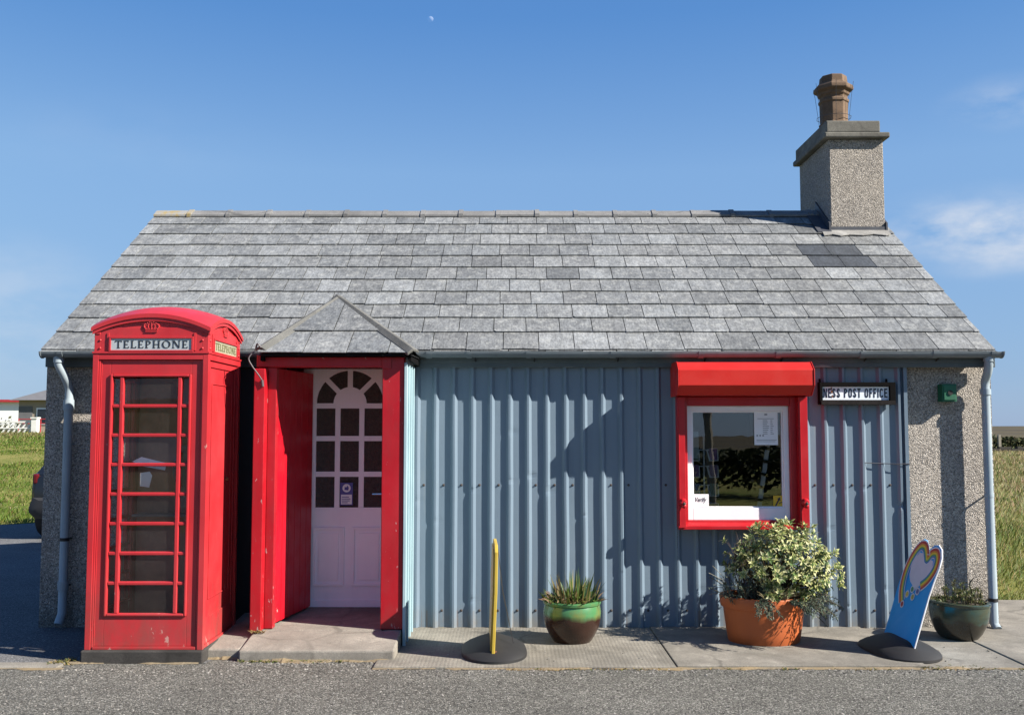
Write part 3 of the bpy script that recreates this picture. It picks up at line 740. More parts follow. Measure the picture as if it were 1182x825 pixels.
for i in (1, 2):
    a = zs0 + i * rh + (i - 1) * t; mb.box(gl, d0 + .008, a, gr_, d1, a + t)
mb.box(gl, d0 + .006, zsp - .045, gr_, d1, zsp)
hub = [(cx + .145 * math.cos(math.pi * i / 16), zsp - .002 + .145 * math.sin(math.pi * i / 16)) for i in range(17)]
mb.prism(hub, f, d0 + .002, d1)
for an in (45, 90, 135):
    c_, s_ = math.cos(math.radians(an)), math.sin(math.radians(an)); q = .0225
    mb.prism([(cx + .13 * c_ - q * s_, zsp + .13 * s_ + q * c_), (cx + (Rr + .01) * c_ - q * s_, zsp + (Rr + .01) * s_ + q * c_), (cx + (Rr + .01) * c_ + q * s_, zsp + (Rr + .01) * s_ - q * c_), (cx + .13 * c_ + q * s_, zsp + .13 * s_ - q * c_)], f, d0 + .005, d1)
# moulded lower panels
for a, b in ((dxl + .105, cx - .035), (cx + .035, dxr - .105)):
    z0, z1 = .33, .83
    for (x0, z0_, x1, z1_) in ((a, z0, b, z0 + .018), (a, z1 - .018, b, z1), (a, z0 + .018, a + .018, z1 - .018), (b - .018, z0 + .018, b, z1 - .018)):
        mb.box(x0, d0 - .016, z0_, x1, d0 - .0005, z1_)
    mb.box(a + .05, d0 - .010, z0 + .05, b - .05, d0 - .0006, z1 - .05)
mb.box(dxl, d0 - .012, dz0, dxr, d0 - .001, dz0 + .06)
dr = mb.build('door', M['door_white'], B, bevel=.003); dr['label'] = 'white panelled door with fan arched glazing'
mb = MB(); mb.box(gl - .01, d0 + .016, zs0 - .01, gr_ + .01, d0 + .022, zsp + Rr)
mb.build('glass_pane', M['oglass'], dr)
mb = MB(); mb.tube([(-1.115, d0 - .001, 1.12), (-1.115, d0 - .045, 1.12), (-1.12, d0 - .05, 1.12), (-1.21, d0 - .052, 1.118)], .009, 8); mb.box(-1.13, d0 - .006, 1.05, -1.10, d0 - .0005, 1.2)
mb.build('handle', M['chrome'], dr, smooth=40)
# porch roof
pe = 7.735; pz = 2.27; px0, px1 = -1.975, -.775; ap = Vector((-1.53, 8.72, 2.835))
pv = Vector((0, ap.y - pe, ap.z - pz)); plen = pv.length; pv.normalize(); pn = Vector((0, -pv.z, pv.y))
ym = E0[0] + (ap.z - E0[1]) / SL
mb = MB()
A, Bp, C, D = Vector((px0, pe, pz - .02)), Vector((px1, pe, pz - .02)), Vector((px1, 8.46, pz)), Vector((px0, 8.46, pz))
ridge_b = Vector((ap.x, ym + .05, ap.z - .012)); ap2 = ap - Vector((0, 0, .015))
mb.add([A, Bp, C, D, ap2, ridge_b], [(0, 1, 4), (1, 2, 5, 4), (0, 4, 5, 3), (0, 3, 2, 1), (2, 3, 5)])
mb.m = 1
for i in range(0): pass
pr = mb.build('porch_roof', M['deck'], B)
mb = MB()
slates(mb, [(-.02, .40), (.40, 1.16)], px0, px1, (0, pe, pz), pv, pn, .345, random.Random(21),
       clips=(lambda p: (p[0] - px0) - (p[1] / plen) * (ap.x - px0) + .02, lambda p: (px1 - p[0]) - (p[1] / plen) * (px1 - ap.x) + .02))
# side slates
for X, sg in ((px1, 1), (px0, -1)):
    e0 = Vector((X, pe, pz)); up = Vector((ap.x - X, 0, ap.z - pz)); L = up.length; up.normalize(); nn = Vector((up.z * sg, 0, abs(up.x)))
    for k in range(3):
        for j in range(5):
            s0, s1 = L * k / 3, L * (k + 1) / 3 + .03; y0 = pe + j * .3 + (.15 if k % 2 else 0) - .02; y1 = y0 + .295
            hipy = lambda s: pe + (ap.y - pe) * s / L; back = lambda s: E0[0] + (pz + s / L * (ap.z - pz) - E0[1]) / SL + .05
            q = [(y0, s0), (y1, s0), (y1, min(s1, L)), (y0, min(s1, L))]
            q = clip(q, lambda p: p[0] - hipy(p[1]))
            if len(q) >= 3: q = clip(q, lambda p: back(p[1]) - p[0])
            if len(q) >= 3:
                mb.add([Vector((X, p[0], pz)) + up * p[1] + nn * (.016 - .012 * (p[1] - s0) / (s1 - s0)) for p in q], [tuple(range(len(q)))], slate_col(R))
mb.build('slates', M['slate'], pr)
mb = MB()
for X in (px0, px1):
    a = Vector((X, pe - .012, pz + .008)); b = ap + Vector((0, .02, -.012)); d = (b - a).normalized(); s = d.cross(Vector((0, -.45, 1))).normalized(); u = s.cross(d).normalized()
    if u.z < 0: u = -u
    if X == px0: a = a + d * .05
    w0 = .040
    cr = [(-w0 * 1.25, -.018), (-w0 * 1.25, .006), (0, .034), (w0 * 1.25, .006), (w0 * 1.25, -.018), (0, .01)]
    mb.prism(cr, lambda p, q, t: a + d * t + s * p + u * q, -.015, (b - a).length + (.02 if X == px0 else .045))
a = ap + Vector((0, -.02, .004)); mb.prism([(-.075, -.05), (0, .012), (.075, -.05), (.075, -.075), (0, -.02), (-.075, -.075)], lambda p, q, d: (a.x + p, d, a.z + q), ap.y - .02, ym + .1)
mb.build('hip_cap', M['hip'], pr, bevel=.004)
mb = MB(); mb.box(px0 + .02, pe + .015, pz - .028, px1 - .02, 7.825, pz - .012); mb.box(px1 - .035, pe + .02, pz - .06, px1 - .012, 8.45, pz - .015); mb.box(px0 + .012, pe + .02, pz - .06, px0 + .035, 8.45, pz - .015)
mb.build('eaves_board', M['black'], pr)
mb = MB(); mb.tube(curve([(-2.0, 7.74, 2.29), (-2.045, 7.72, 2.23), (-2.02, 7.72, 2.17), (-1.97, 7.73, 2.10), (-1.945, 7.74, 2.06)], 5), .0055, 8); mb.tube([(-1.945, 7.745, 2.06), (-1.94, 7.75, 2.01)], .011, 8)
mb.tube(curve([(-1.99, 7.72, 2.30), (-1.975, 7.70, 2.34), (-1.95, 7.71, 2.31)], 4), .008, 6)
mb.build('cable', M['greybrown'], B, smooth=60)
# ---- window
mb = MB()
def ring(x0, z0, x1, z1, w, y0, y1):
    l, r_, t_, b_ = w
    mb.box(x0, y0, z0, x0 + l, y1, z1); mb.box(x1 - r_, y0, z0, x1, y1, z1); mb.box(x0 + l, y0, z1 - t_, x1 - r_, y1, z1); mb.box(x0 + l, y0, z0, x1 - r_, y1, z0 + b_)
ring(1.395, .86, 2.468, 1.952, (.085, .12, .075, .055), 8.43, 8.60)
mb.hexa([(1.39, 8.375, .845), (2.43, 8.375, .845), (1.39, 8.429, .845), (2.43, 8.429, .845), (1.39, 8.375, .875), (2.43, 8.375, .875), (1.39, 8.429, .905), (2.43, 8.429, .905)])
wn = mb.build('window', M['frame_red'], B, bevel=.004)
mb = MB(); ring(1.481, .916, 2.347, 1.876, (.046, .046, .044, .10), 8.475, 8.545); ring(1.527, 1.016, 2.301, 1.832, (.012, .012, .012, .012), 8.492, 8.535)
mb.build('frame', M['white'], wn, bevel=.003)
mb = MB(); mb.hexa([(1.52, 8.508, 1.01), (2.306, 8.508, 1.01), (1.52, 8.514, 1.01), (2.306, 8.514, 1.01), (1.52, 8.513, 1.838), (2.306, 8.513, 1.838), (1.52, 8.519, 1.838), (2.306, 8.519, 1.838)]); mb.build('pane', M['glass'], wn)
mb = MB(); prf = [(8.58, 2.236), (8.225, 2.231), (8.145, 2.165), (8.145, 2.036), (8.225, 1.958), (8.58, 1.957)]
mb.prism(prf, lambda a, b, d: (d, a, b), 1.367, 2.470)
big = [(8.58, 2.24), (8.222, 2.237), (8.139, 2.168), (8.139, 2.033), (8.222, 1.952), (8.58, 1.951)]
for e in (1.3585, 2.4705): mb.prism(big, lambda a, b, d: (d, a, b), e, e + .008)
sb = mb.build('shutter_box', M['shutter_red'], B, bevel=.005)
for x0, x1, kx in ((1.385, 1.447, 1.42), (2.40, 2.474, 2.435)):
    mb = MB(); mb.box(x0, 8.355, .862, x1, 8.428, 1.948); mb.box(x0 + .008, 8.349, .88, x0 + .014, 8.3545, 1.94)
    gd = mb.build('shutter_rail', M['frame_red'], B, bevel=.004)
    mb = MB(); mb.lathe([(.03, 0), (.033, .015), (.03, .04), (.018, .055)], (kx, 8.354, 1.075), 14, tilt=Matrix.Rotation(math.pi / 2, 3, 'X')); mb.ball((kx + .006, 8.325, 1.045), .021, 6)
    mb.m = 1; mb.ball((kx + .004, 8.302, 1.065), .014, 5)
    mb.build('shutter_lock', [M['frame_red'], M['bolt']], gd, smooth=50)

# things in and on the window
G_NOTE = None
def sheet(name, x0, z0, x1, z1, y, mat, label, cat, th=.0015):
    mb = MB(); mb.box(x0, y - th, z0, x1, y, z1); o = mb.build(name, mat, loc=((x0 + x1) / 2, y, z0)); return tag(o, label, cat)
def child(mb, name, mat, parent): return mb.build(name, mat, parent)
po = sheet('notice', 2.062, 1.545, 2.262, 1.832 - .004, 8.504, M['paper'], 'white printed poster taped inside the top right of the shop window', 'notice')
mb = MB(); r = random.Random(4); y = 8.5022
def ln(x0, z0, x1, z1): mb.box(x0, y - .0008, z0, x1, y, z1)
ln(2.15, 1.795, 2.175, 1.812)
for i in range(9):
    z = 1.765 - i * .016
    if i < 1: ln(2.09, z, 2.23, z + .005)
    else: ln(2.135, z, 2.135 + r.uniform(.035, .055), z + .006); ln(2.2, z, 2.2 + r.uniform(.015, .03), z + .006)
ln(2.08, 1.585, 2.25, 1.59); ln(2.08, 1.572, 2.24, 1.576)
for x in (2.08, 2.105, 2.13): ln(x, 1.617, x + .013, 1.632)
child(mb, 'print', M['grey_ink'], po)
vn = sheet('notice', 1.532, 1.028, 1.664, 1.132, 8.490, M['paper'], 'small white card with handwriting in the bottom left window corner', 'notice')
font_mesh('handwriting', 'Verify', .05, .095, M['ink'], vn, (1.55, 8.4875, 1.055), .012, .0005, .35)
ys = sheet('sticker', 2.213, 1.022, 2.297, 1.118, 8.505, M['ystick'], 'yellow square sticker with black arrow in the bottom right window corner', 'sticker')
mb = MB(); f = XZ
mb.prism([(2.225, 1.03), (2.238, 1.03), (2.268, 1.085), (2.256, 1.09)], f, 8.5025, 8.5033); mb.prism([(2.245, 1.092), (2.275, 1.074), (2.272, 1.106)], f, 8.5025, 8.5033); mb.prism([(2.262, 1.05), (2.292, 1.062), (2.292, 1.07), (2.262, 1.058)], f, 8.5025, 8.5033)
child(mb, 'arrow', M['ink'], ys)
st = sheet('sticker', -1.495, 1.02, -1.385, 1.215, 8.7335, M['sticker'], 'purple guide dog sticker on the white door glass', 'sticker', .002)
mb = MB(); mb.prism([(-1.44 + .036 * math.cos(k * math.pi / 10), 1.168 + .036 * math.sin(k * math.pi / 10)) for k in range(20)], f, 8.7302, 8.7312); mb.box(-1.487, 8.7302, 1.028, -1.393, 8.7312, 1.112)
o = child(mb, 'white_patch', M['paper'], st)
mb = MB(); mb.prism([(-1.458, 1.152), (-1.425, 1.148), (-1.42, 1.172), (-1.432, 1.19), (-1.44, 1.176), (-1.456, 1.178)], f, 8.729, 8.7298)
for i in range(4): mb.box(-1.48, 8.729, 1.04 + i * .016, -1.48 + R.uniform(.05, .08), 8.7298, 1.046 + i * .016)
child(mb, 'print', M['sticker'], st)
rk = empty('postcard_rack', (1.62, 8.78, .85), 'wire postcard rack standing at the left inside the window', 'rack')
mb = MB()
mb.tube([(1.66, 8.66, .95), (1.66, 8.66, 1.62)], .008, 8); mb.lathe([(.12, 0), (.12, .01), (.02, .02)], (1.62, 8.78, .85), 16)
for z in (1.5, 1.36, 1.2, 1.04):
    for x in (1.52, 1.68):
        mb.tube([(x, 8.62, z), (x + .09, 8.62, z), (x + .085, 8.58, z - .09), (x + .015, 8.58, z - .09), (x, 8.62, z)], .0075, 5)
    mb.tube([(1.52, 8.64, z), (1.77, 8.64, z)], .0035, 5)
mb.build('wire_frame', plain('white coated wire', (.88, .9, .92), .4), rk)
r = random.Random(9)
for z in (1.41, 1.27, 1.11, .95):
    for x in (1.525, 1.685):
        cc = [r.uniform(.1, .5) for _ in range(3)]; mb = MB(); mb.box(x + .008, 8.592, z, x + .078, 8.596, z + .105, (cc[0] * .6, cc[1], cc[2])); mb.build('postcard', M['emblem'], rk)
mb = MB(); mb.box(1.535, 8.57, 1.43, 1.60, 8.576, 1.66, (.5, .6, .62))
mb.build('postcard', M['emblem'], rk)
ds = empty('display_stand', (2.1, 8.9, .7), 'leaning white display stand with dark shelves inside the window', 'stand')
mb = MB(); mb.hexa([(2.06, 8.65, .7), (2.10, 8.65, .7), (2.06, 8.67, .7), (2.10, 8.67, .7), (2.21, 8.65, 1.62), (2.245, 8.65, 1.62), (2.21, 8.67, 1.62), (2.245, 8.67, 1.62)])
mb.build('upright', M['white'], ds)
mb = MB()
for i in range(6):
    z = .95 + i * .11; x = 2.08 + (z - .7) * .163; mb.hexa([(x - .11, 8.62, z + .02), (x + .05, 8.62, z - .01), (x - .11, 8.64, z + .02), (x + .05, 8.64, z - .01), (x - .11, 8.62, z + .045), (x + .05, 8.62, z + .015), (x - .11, 8.64, z + .045), (x + .05, 8.64, z + .015)])
mb.build('shelf', M['black'], ds)

# ------------------------------------------------------------------ name sign
sg = empty('name_sign', (2.935, 8.5, 1.886), 'white enamel sign in a black frame reading post office', 'sign')
mb = MB(); ring(2.612, 1.888, 3.258, 2.076, (.026, .05, .034, .034), 8.455, 8.519)
mb.box(2.638, 8.49, 1.922, 3.208, 8.519, 2.042)
for x in (2.63, 3.20): mb.box(x - .008, 8.50, 2.07, x + .008, 8.519, 2.108)
mb.m = 1; mb.box(2.62, 8.447, 1.884, 3.25, 8.4545, 1.918)
mb.build('frame', [M['black'], plain('weathered black rail', (.022, .02, .02), .85, 0, .08, var=.7, scale=20)], sg, bevel=.003)
mb = MB(); mb.box(2.638, 8.482, 1.925, 3.21, 8.489, 2.041)
ep = mb.build('enamel_plate', paint('white enamel', (.68, .74, .78), (.62, .68, .73), .25, .02, (.25, .14, .08), .03, .15), sg, bevel=.002)
mb = MB(); sans_letters(mb, 'NESS POST OFFICE', 2.650, 1.946, .078, .545, XZ, 8.4800, 8.4817); mb.build('lettering', M['navy'], ep)
mb = MB(); rr = random.Random(5)
for cx_, cz_, s_ in ((2.7225, 1.995, .42), (2.720, 2.022, .36), (2.727, 1.958, .36)):
    pts = [(cx_ + s_ * .017 * rr.uniform(.6, 1.2) * math.cos(a * math.pi / 6), cz_ + s_ * .036 * rr.uniform(.6, 1.2) * math.sin(a * math.pi / 6)) for a in range(12)]
    mb.prism(pts, XZ, 8.4785 - .0008 * s_, 8.4795)
mb.build('rust_stain', M['rust'], ep)
# green box on the wall
nb_ = empty('green_box', (3.733, 8.55, 1.91), 'small green box with a dark round hole on the pebbledash', 'box')
mb = MB(); mb.box(3.672, 8.50, 1.912, 3.795, 8.598, 2.064); mb.box(3.682, 8.492, 1.925, 3.785, 8.4995, 2.052); mb.build('casing', M['nest'], nb_, bevel=.005)
mb = MB(); mb.lathe([(.021, 0), (.021, .006)], (3.735, 8.4915, 1.988), 16, tilt=Matrix.Rotation(math.pi / 2, 3, 'X')); mb.build('hole', M['deck'], nb_)

# ------------------------------------------------------------------ telephone kiosk
KX, KY, W, D = -3.142, 7.45, .868, .88
K = empty('telephone_box', (KX + W / 2, KY + D / 2, .06), 'red cast iron telephone kiosk with domed roof beside the porch', 'telephone box')
def FR(u, z, d): return (KX + u, KY + d, z)
def LF(u, z, d): return (KX + d, KY + D - u * D / W, z)
def RT(u, z, d): return (KX + W - d, KY + u * D / W, z)
def BK(u, z, d): return (KX + W - u, KY + D - d, z)
def fbox(mb, fn, u0, z0, u1, z1, d0, d1): mb.prism([(u0, z0), (u1, z0), (u1, z1), (u0, z1)], fn, d0, d1)
mb = MB(); mb.box(KX - .02, KY - .025, -.04, KX + W + .012, KY + D + .02, .063)
tag(mb.build('plinth', M['plinth'], K, bevel=.012))
mb = MB()
z0, z1 = .064, 2.244
for fn in (FR, LF, RT, BK):
    fbox(mb, fn, .043, z0 + .001, .056, z1 - .046, .008, .041); fbox(mb, fn, W - .056, z0 + .001, W - .043, z1 - .046, .008, .041)
    fbox(mb, fn, .043, z1 - .045, W - .043, z1 - .001, .001, .041); fbox(mb, fn, .0565, z0 + .001, W - .0565, z0 + .022, .002, .041)
    # fascia
    fbox(mb, fn, .052, z1 + .015, W - .052, 2.44, .0065, .049)
    for (a, b, c, d) in ((.118, 2.258, .752, 2.270), (.118, 2.357, .752, 2.372), (.118, 2.27, .133, 2.357), (.737, 2.27, .752, 2.357)): fbox(mb, fn, a, b, c, d, -.008, .006)
    for u in (.05, W - .05):
        for z in (2.285, 2.345): mb.lathe([(.009, 0), (.009, .004), (.004, .007)], fn(u, z, .005), 8, tilt=(Matrix.Rotation(math.pi / 2, 3, 'X') if fn is FR else Matrix.Rotation(math.pi / 2, 3, 'Y') if fn is RT else Matrix.Identity(3)))
    for (a, b, c, d) in ((.10, 2.25, .118, 2.40), (.752, 2.25, .77, 2.40)): fbox(mb, fn, a, b + .016, c, d, .0, .006)
    # pediment
    half = W / 2; rb = .9
    arc = [(u, 2.403 + math.sqrt(max(0, 1.21 - (u - half) ** 2 - half ** 2)) - math.sqrt(1.21 - 2 * half ** 2)) for u in [W * i / 20 for i in range(21)]]
    mb.strip(arc, [(p[0], 2.39) for p in arc], fn, .012, .05)
for cx_ in (0, 1):
    for cy_ in (0, 1):
        x0, y0 = KX + cx_ * (W - .042), KY + cy_ * (D - .042)
        mb.box(x0, y0, z0, x0 + .042, y0 + .042, z1 - .0005)
        x0, y0 = KX + .006 + cx_ * (W - .012 - .046), KY + .006 + cy_ * (D - .012 - .046)
        mb.box(x0, y0, z1 + .0145, x0 + .046, y0 + .046, 2.446)
mb.box(KX - .006, KY - .006, z1, KX + W + .006, KY + D + .006, z1 + .014)
body = mb.build('body', M['kiosk_red'], K, bevel=.004)
# roof dome
def dome(mb, r, thick, zoff, n=22):
    Rd = 1.1
    def z(x, y): return math.sqrt(Rd * Rd - x * x - y * y) - math.sqrt(Rd * Rd - 2 * .46 ** 2) + 2.418 + zoff
    g = [-r + 2 * r * i / n for i in range(n + 1)]; cxk, cyk = KX + W / 2, KY + D / 2; N = n + 1
    top = [(cxk + x, cyk + y * D / W, z(x, y)) for y in g for x in g]; bot = [(p[0], p[1], p[2] - thick) for p in top]
    fs = []
    for j in range(n):
        for i in range(n):
            a = j * N + i; fs.append((a, a + 1, a + N + 1, a + N)); b = a + N * N; fs.append((b, b + N, b + N + 1, b + 1))
    for i in range(n):
        for a, b in ((i, i + 1), (n * N + i, n * N + i + 1), (i * N, i * N + N), (i * N + n, i * N + N + n)): fs.append((a, b, b + N * N, a + N * N))
    mb.add(top + bot, fs)
mb = MB(); dome(mb, .449, .03, .010); dome(mb, .440, .03, -.020)
mb.build('roof', M['kiosk_red'], K, smooth=35)
# crown
def crown(fn, name):
    mb = MB(); cu = W / 2; s = .0078; zb = 2.412
    def P(a, b, d): return fn(cu + a * s, zb + b * s, d)
    out = [(-5.6, -.6), (5.6, -.6), (6.0, 1.6), (7.4, 3.6), (8.0, 5.6), (7.2, 7.6), (5.2, 8.9), (2.6, 9.0), (1.2, 8.2), (.9, 9.2), (.9, 10.0), (2.1, 10.0), (2.1, 11.4), (.9, 11.4), (.9, 12.6), (-.9, 12.6), (-.9, 11.4), (-2.1, 11.4), (-2.1, 10.0), (-.9, 10.0), (-.9, 9.2), (-1.2, 8.2), (-2.6, 9.0), (-5.2, 8.9), (-7.2, 7.6), (-8.0, 5.6), (-7.4, 3.6), (-6.0, 1.6)]
    mb.prism([(cu + a * s, zb + b * s) for a, b in out], fn, .003, .0125)
    fbox(mb, fn, cu - 5.8 * s, zb - .7 * s, cu + 5.8 * s, zb + .3 * s, -.003, .0029); fbox(mb, fn, cu - 6.0 * s, zb + 1.2 * s, cu + 6.0 * s, zb + 2.0 * s, -.003, .0029)
    for i in range(7): mb.ball(P(-4.8 + 1.6 * i, .75, .001), .0032, 4)
    for side in (-1, 1):
        for i in range(8):
            t = i / 7; mb.ball(P(side * (5.6 + 2.2 * math.sin(t * 2.6)) * (1 - .72 * t ** 3), 2.3 + 6.4 * t, -.001), .0048, 4)
            if i < 6: mb.ball(P(side * (2.4 + 1.7 * math.sin(t * 3)) * (1 - .4 * t), 2.4 + 6.0 * t, -.001), .004, 4)
    for i in range(6): mb.ball(P(0, 2.4 + 1.15 * i, -.001), .0042, 4)
    for a in (-4.2, 0, 4.2): fbox(mb, fn, cu + (a - .9) * s, zb + 2.1 * s, cu + (a + .9) * s, zb + 3.6 * s, -.002, .0029)
    mb.build(name, M['kiosk_red'], K, smooth=60)
crown(FR, 'crown'); crown(RT, 'crown')
for fn, mt, ml in ((FR, M['opal'], M['letter']), (RT, M['opal_old'], plain('faded green lettering', (.13, .14, .05), .6))):
    mb = MB(); fbox(mb, fn, .131, 2.268, .739, 2.359, .0005, .0045); sp = mb.build('sign_panel', mt, K)
    mb = MB(); stroke_letters(mb, 'TELEPHONE', .165, 2.286, .055, fn, -.0025, -.0002, .545)
    mb.build('lettering', ml, sp)
# glazed sides
def glazed(fn, name):
    mb = MB()
    a0, a1, b0, b1 = .058, W - .058, .088, 2.196
    g0, g1, h0_, h1_ = .13, .74, .305, 2.09
    for (x0, y0, x1, y1) in ((a0, b0, g0, b1), (g1, b0, a1, b1), (g0, b0, g1, h0_), (g0, h1_, g1, b1)): fbox(mb, fn, x0, y0, x1, y1, .02, .055)
    for (x0, y0, x1, y1) in ((a0, b0, a0 + .008, b1), (a1 - .008, b0, a1, b1), (a0 + .008, b1 - .008, a1 - .008, b1)): fbox(mb, fn, x0, y0, x1, y1, .0145, .0199)
    o = mb.build(name, M['kiosk_red'], K, bevel=.003)
    mb = MB()
    for (x0, y0, x1, y1) in ((g0, h0_, g0 + .02, h1_), (g1 - .02, h0_, g1, h1_), (g0 + .02, h0_, g1 - .02, h0_ + .02), (g0 + .02, h1_ - .02, g1 - .02, h1_)): fbox(mb, fn, x0, y0, x1, y1, .004, .05)
    for u in (.203, .637): mb.prism([(u, h0_ + .02), (u + .03, h0_ + .02), (u + .03, h1_ - .02), (u, h1_ - .02)], fn, .010, .045)
    ph = (h1_ - h0_ - .04) / 8
    for i in range(1, 8):
        z = h0_ + .02 + i * ph; fbox(mb, fn, g0 + .02, z - .013, g1 - .02, z + .013, .0125, .045)
    mb.build('glazing_bar', M['kiosk_red'], o, bevel=.006)
    mb = MB(); rp = random.Random(len(name))
    us_ = [(g0 + .005, .218), (.2185, .652), (.6525, g1 - .005)]
    for i in range(8):
        for ua, ub in us_:
            za, zb_ = h0_ + .02 + i * ph - .012 * (i > 0) + .0005, h0_ + .02 + (i + 1) * ph - .0125
            a_, b_, c_ = rp.uniform(-.006, .006) * (ub - ua), rp.gauss(0, .011) * (zb_ - za), .036
            q = [fn(ua, za, c_ - a_ - b_), fn(ub, za, c_ + a_ - b_), fn(ub, zb_, c_ + a_ + b_), fn(ua, zb_, c_ - a_ + b_)]
            mb.add(q, [(0, 1, 2, 3)])
    mb.build('pane', M['kglass'], o)
glazed(FR, 'door'); glazed(LF, 'glazed_side')
# solid side and back
for fn, nm in ((RT, 'side_panel'), (BK, 'back_panel')):
    mb = MB(); a0, a1, b0, b1 = .057, W - .057, .087, 2.198
    fbox(mb, fn, a0, b0, a1, b1, .024, .055)
    for (x0, y0, x1, y1) in ((a0, b0, a0 + .05, b1), (a1 - .05, b0, a1, b1), (a0 + .05, b1 - .05, a1 - .05, b1), (a0 + .05, b0, a1 - .05, b0 + .19)): fbox(mb, fn, x0, y0, x1, y1, .014, .0239)
    for (x0, y0, x1, y1) in ((.17, .40, .18, 2.03), (W - .18, .40, W - .17, 2.03), (.18, 2.02, W - .18, 2.03), (.18, .40, W - .18, .41)): fbox(mb, fn, x0, y0, x1, y1, .017, .0238)
    mb.build(nm, M['kiosk_red'], K, bevel=.003)
mb = MB(); mb.ball(RT(.60, 1.28, .016), .014, 5); fbox(mb, RT, .56, 1.27, .62, 1.285, .004, .02); mb.build('hinge', M['rust'], K)
# inside the kiosk
mb = MB(); mb.box(KX + .07, KY + D - .10, .12, KX + W - .07, KY + D - .062, 2.2); mb.box(KX + W - .10, KY + .07, .12, KX + W - .061, KY + D - .11, 2.2)
mb.box(KX + .03, KY + .03, .065, KX + W - .03, KY + D - .03, .085)
mb.build('backboard', M['kiosk_in'], K)
mb = MB(); mb.box(KX + .47, KY + D - .25, 1.05, KX + .66, KY + D - .101, 1.55); mb.box(KX + .49, KY + D - .265, 1.36, KX + .64, KY + D - .251, 1.50)
mb.tube(curve([(KX + .47, KY + .62, 1.5), (KX + .44, KY + .6, 1.42), (KX + .44, KY + .6, 1.30), (KX + .47, KY + .62, 1.22)], 4), .02, 8)
mb.box(KX + .10, KY + D - .30, .98, KX + .62, KY + D - .101, 1.0)
mb.build('payphone', plain('grey payphone', (.16, .17, .17), .45), K, bevel=.006)
KS = .9826; KO = Vector((KX + W / 2, KY + D / 2, .06)); KO2 = Vector((KX * KS + W * KS / 2, 7.32 + D * KS / 2, .088))
def FRW(u, z, d): return KO2 + (Vector(FR(u, z, d)) - KO) * KS
mb = MB()
mb.prism([(.27, 1.435), (.35, 1.40), (.52, 1.37), (.53, 1.425), (.44, 1.445), (.34, 1.47)], FRW, .12, .122); mb.prism([(.33, 1.25), (.40, 1.24), (.42, 1.33), (.40, 1.36), (.33, 1.35)], FRW, .13, .132)
tag(mb.build('paper', plain('bright paper', (.88, .88, .88), .7, var=.04), loc=(KX + .47, KY, 1.24)), 'torn white papers stuck up inside the red telephone kiosk', 'paper')

K.scale = (KS,) * 3; K.location = KO2
# ------------------------------------------------------------------ pavement signs
def rubber_base(mb, c, ang, l=.37, w=.25, h=.12):
    ca, sa = math.cos(ang), math.sin(ang); n = 40; rings = [(1.0, 0), (1.0, .018), (.97, .034), (.80, .062), (.55, .09), (.28, .112), (.10, h)]
    pts = []
    for f_, z in rings:
        for k in range(n):
            t = 2 * math.pi * k / n; e = .72
            x = math.copysign(abs(math.cos(t)) ** e, math.cos(t)) * l * (f_ if f_ > .9 else .30 + .70 * f_); y = math.copysign(abs(math.sin(t)) ** 1, math.sin(t)) * w * f_
            zz = z * (1 - .32 * (abs(x) / l) ** 2 * (0 if z < .03 else 1))
            pts.append((c[0] + x * ca - y * sa, c[1] + x * sa + y * ca, c[2] + zz))
    m_ = len(rings)
    mb.add(pts, [(i * n + k, i * n + (k + 1) % n, (i + 1) * n + (k + 1) % n, (i + 1) * n + k) for i in range(m_ - 1) for k in range(n)] + [tuple(range(n - 1, -1, -1)), tuple(range((m_ - 1) * n, m_ * n))])
ys_ = empty('pavement_sign', (-.14, 7.6, .016), 'yellow swing sign seen edge on, on a black rubber base', 'pavement sign', 'pavement signs on rubber bases')
mb = MB(); ang = math.radians(92.5); rubber_base(mb, (-.135, 7.60, .016), ang, .40, .245, .13); mb.build('base', M['rubber'], ys_, smooth=35)
mb = MB(); cy = 7.58
outl = [(-.30, .035), (.24, .10), (.25, .55), (.24, .80), (.17, .84), (-.2, .835), (-.268, .79), (-.28, .5)]
lean = lambda z: -.012 + .022 * math.sin((z - .1) * 2.2)
def YS(a, b, d): return (-.135 + d + lean(b) - a * .045, cy + a, b)
mb.prism(outl, YS, -.012, .012)
pn_ = mb.build('panel', M['yellow'], ys_, bevel=.004)
mb = MB(); mb.prism([(p[0] * .9, .1 + (p[1] - .1) * .93 + .02) for p in outl], YS, -.022, -.0125); mb.build('poster_pocket', paint('sign face', (.7, .45, .04), (.6, .4, .04), .3), ys_)
mb = MB(); mb.tube([(.01, 7.46, .11), (-.07, 7.46, .5), (-.105, 7.46, .8)], .003, 5); mb.build('wire', M['wire'], ys_)
mb = MB(); mb.tube([(-.125, 7.31, .02), (-.127, 7.31, .085)], .018, 8); mb.build('spring_bolt', M['rust'], ys_)

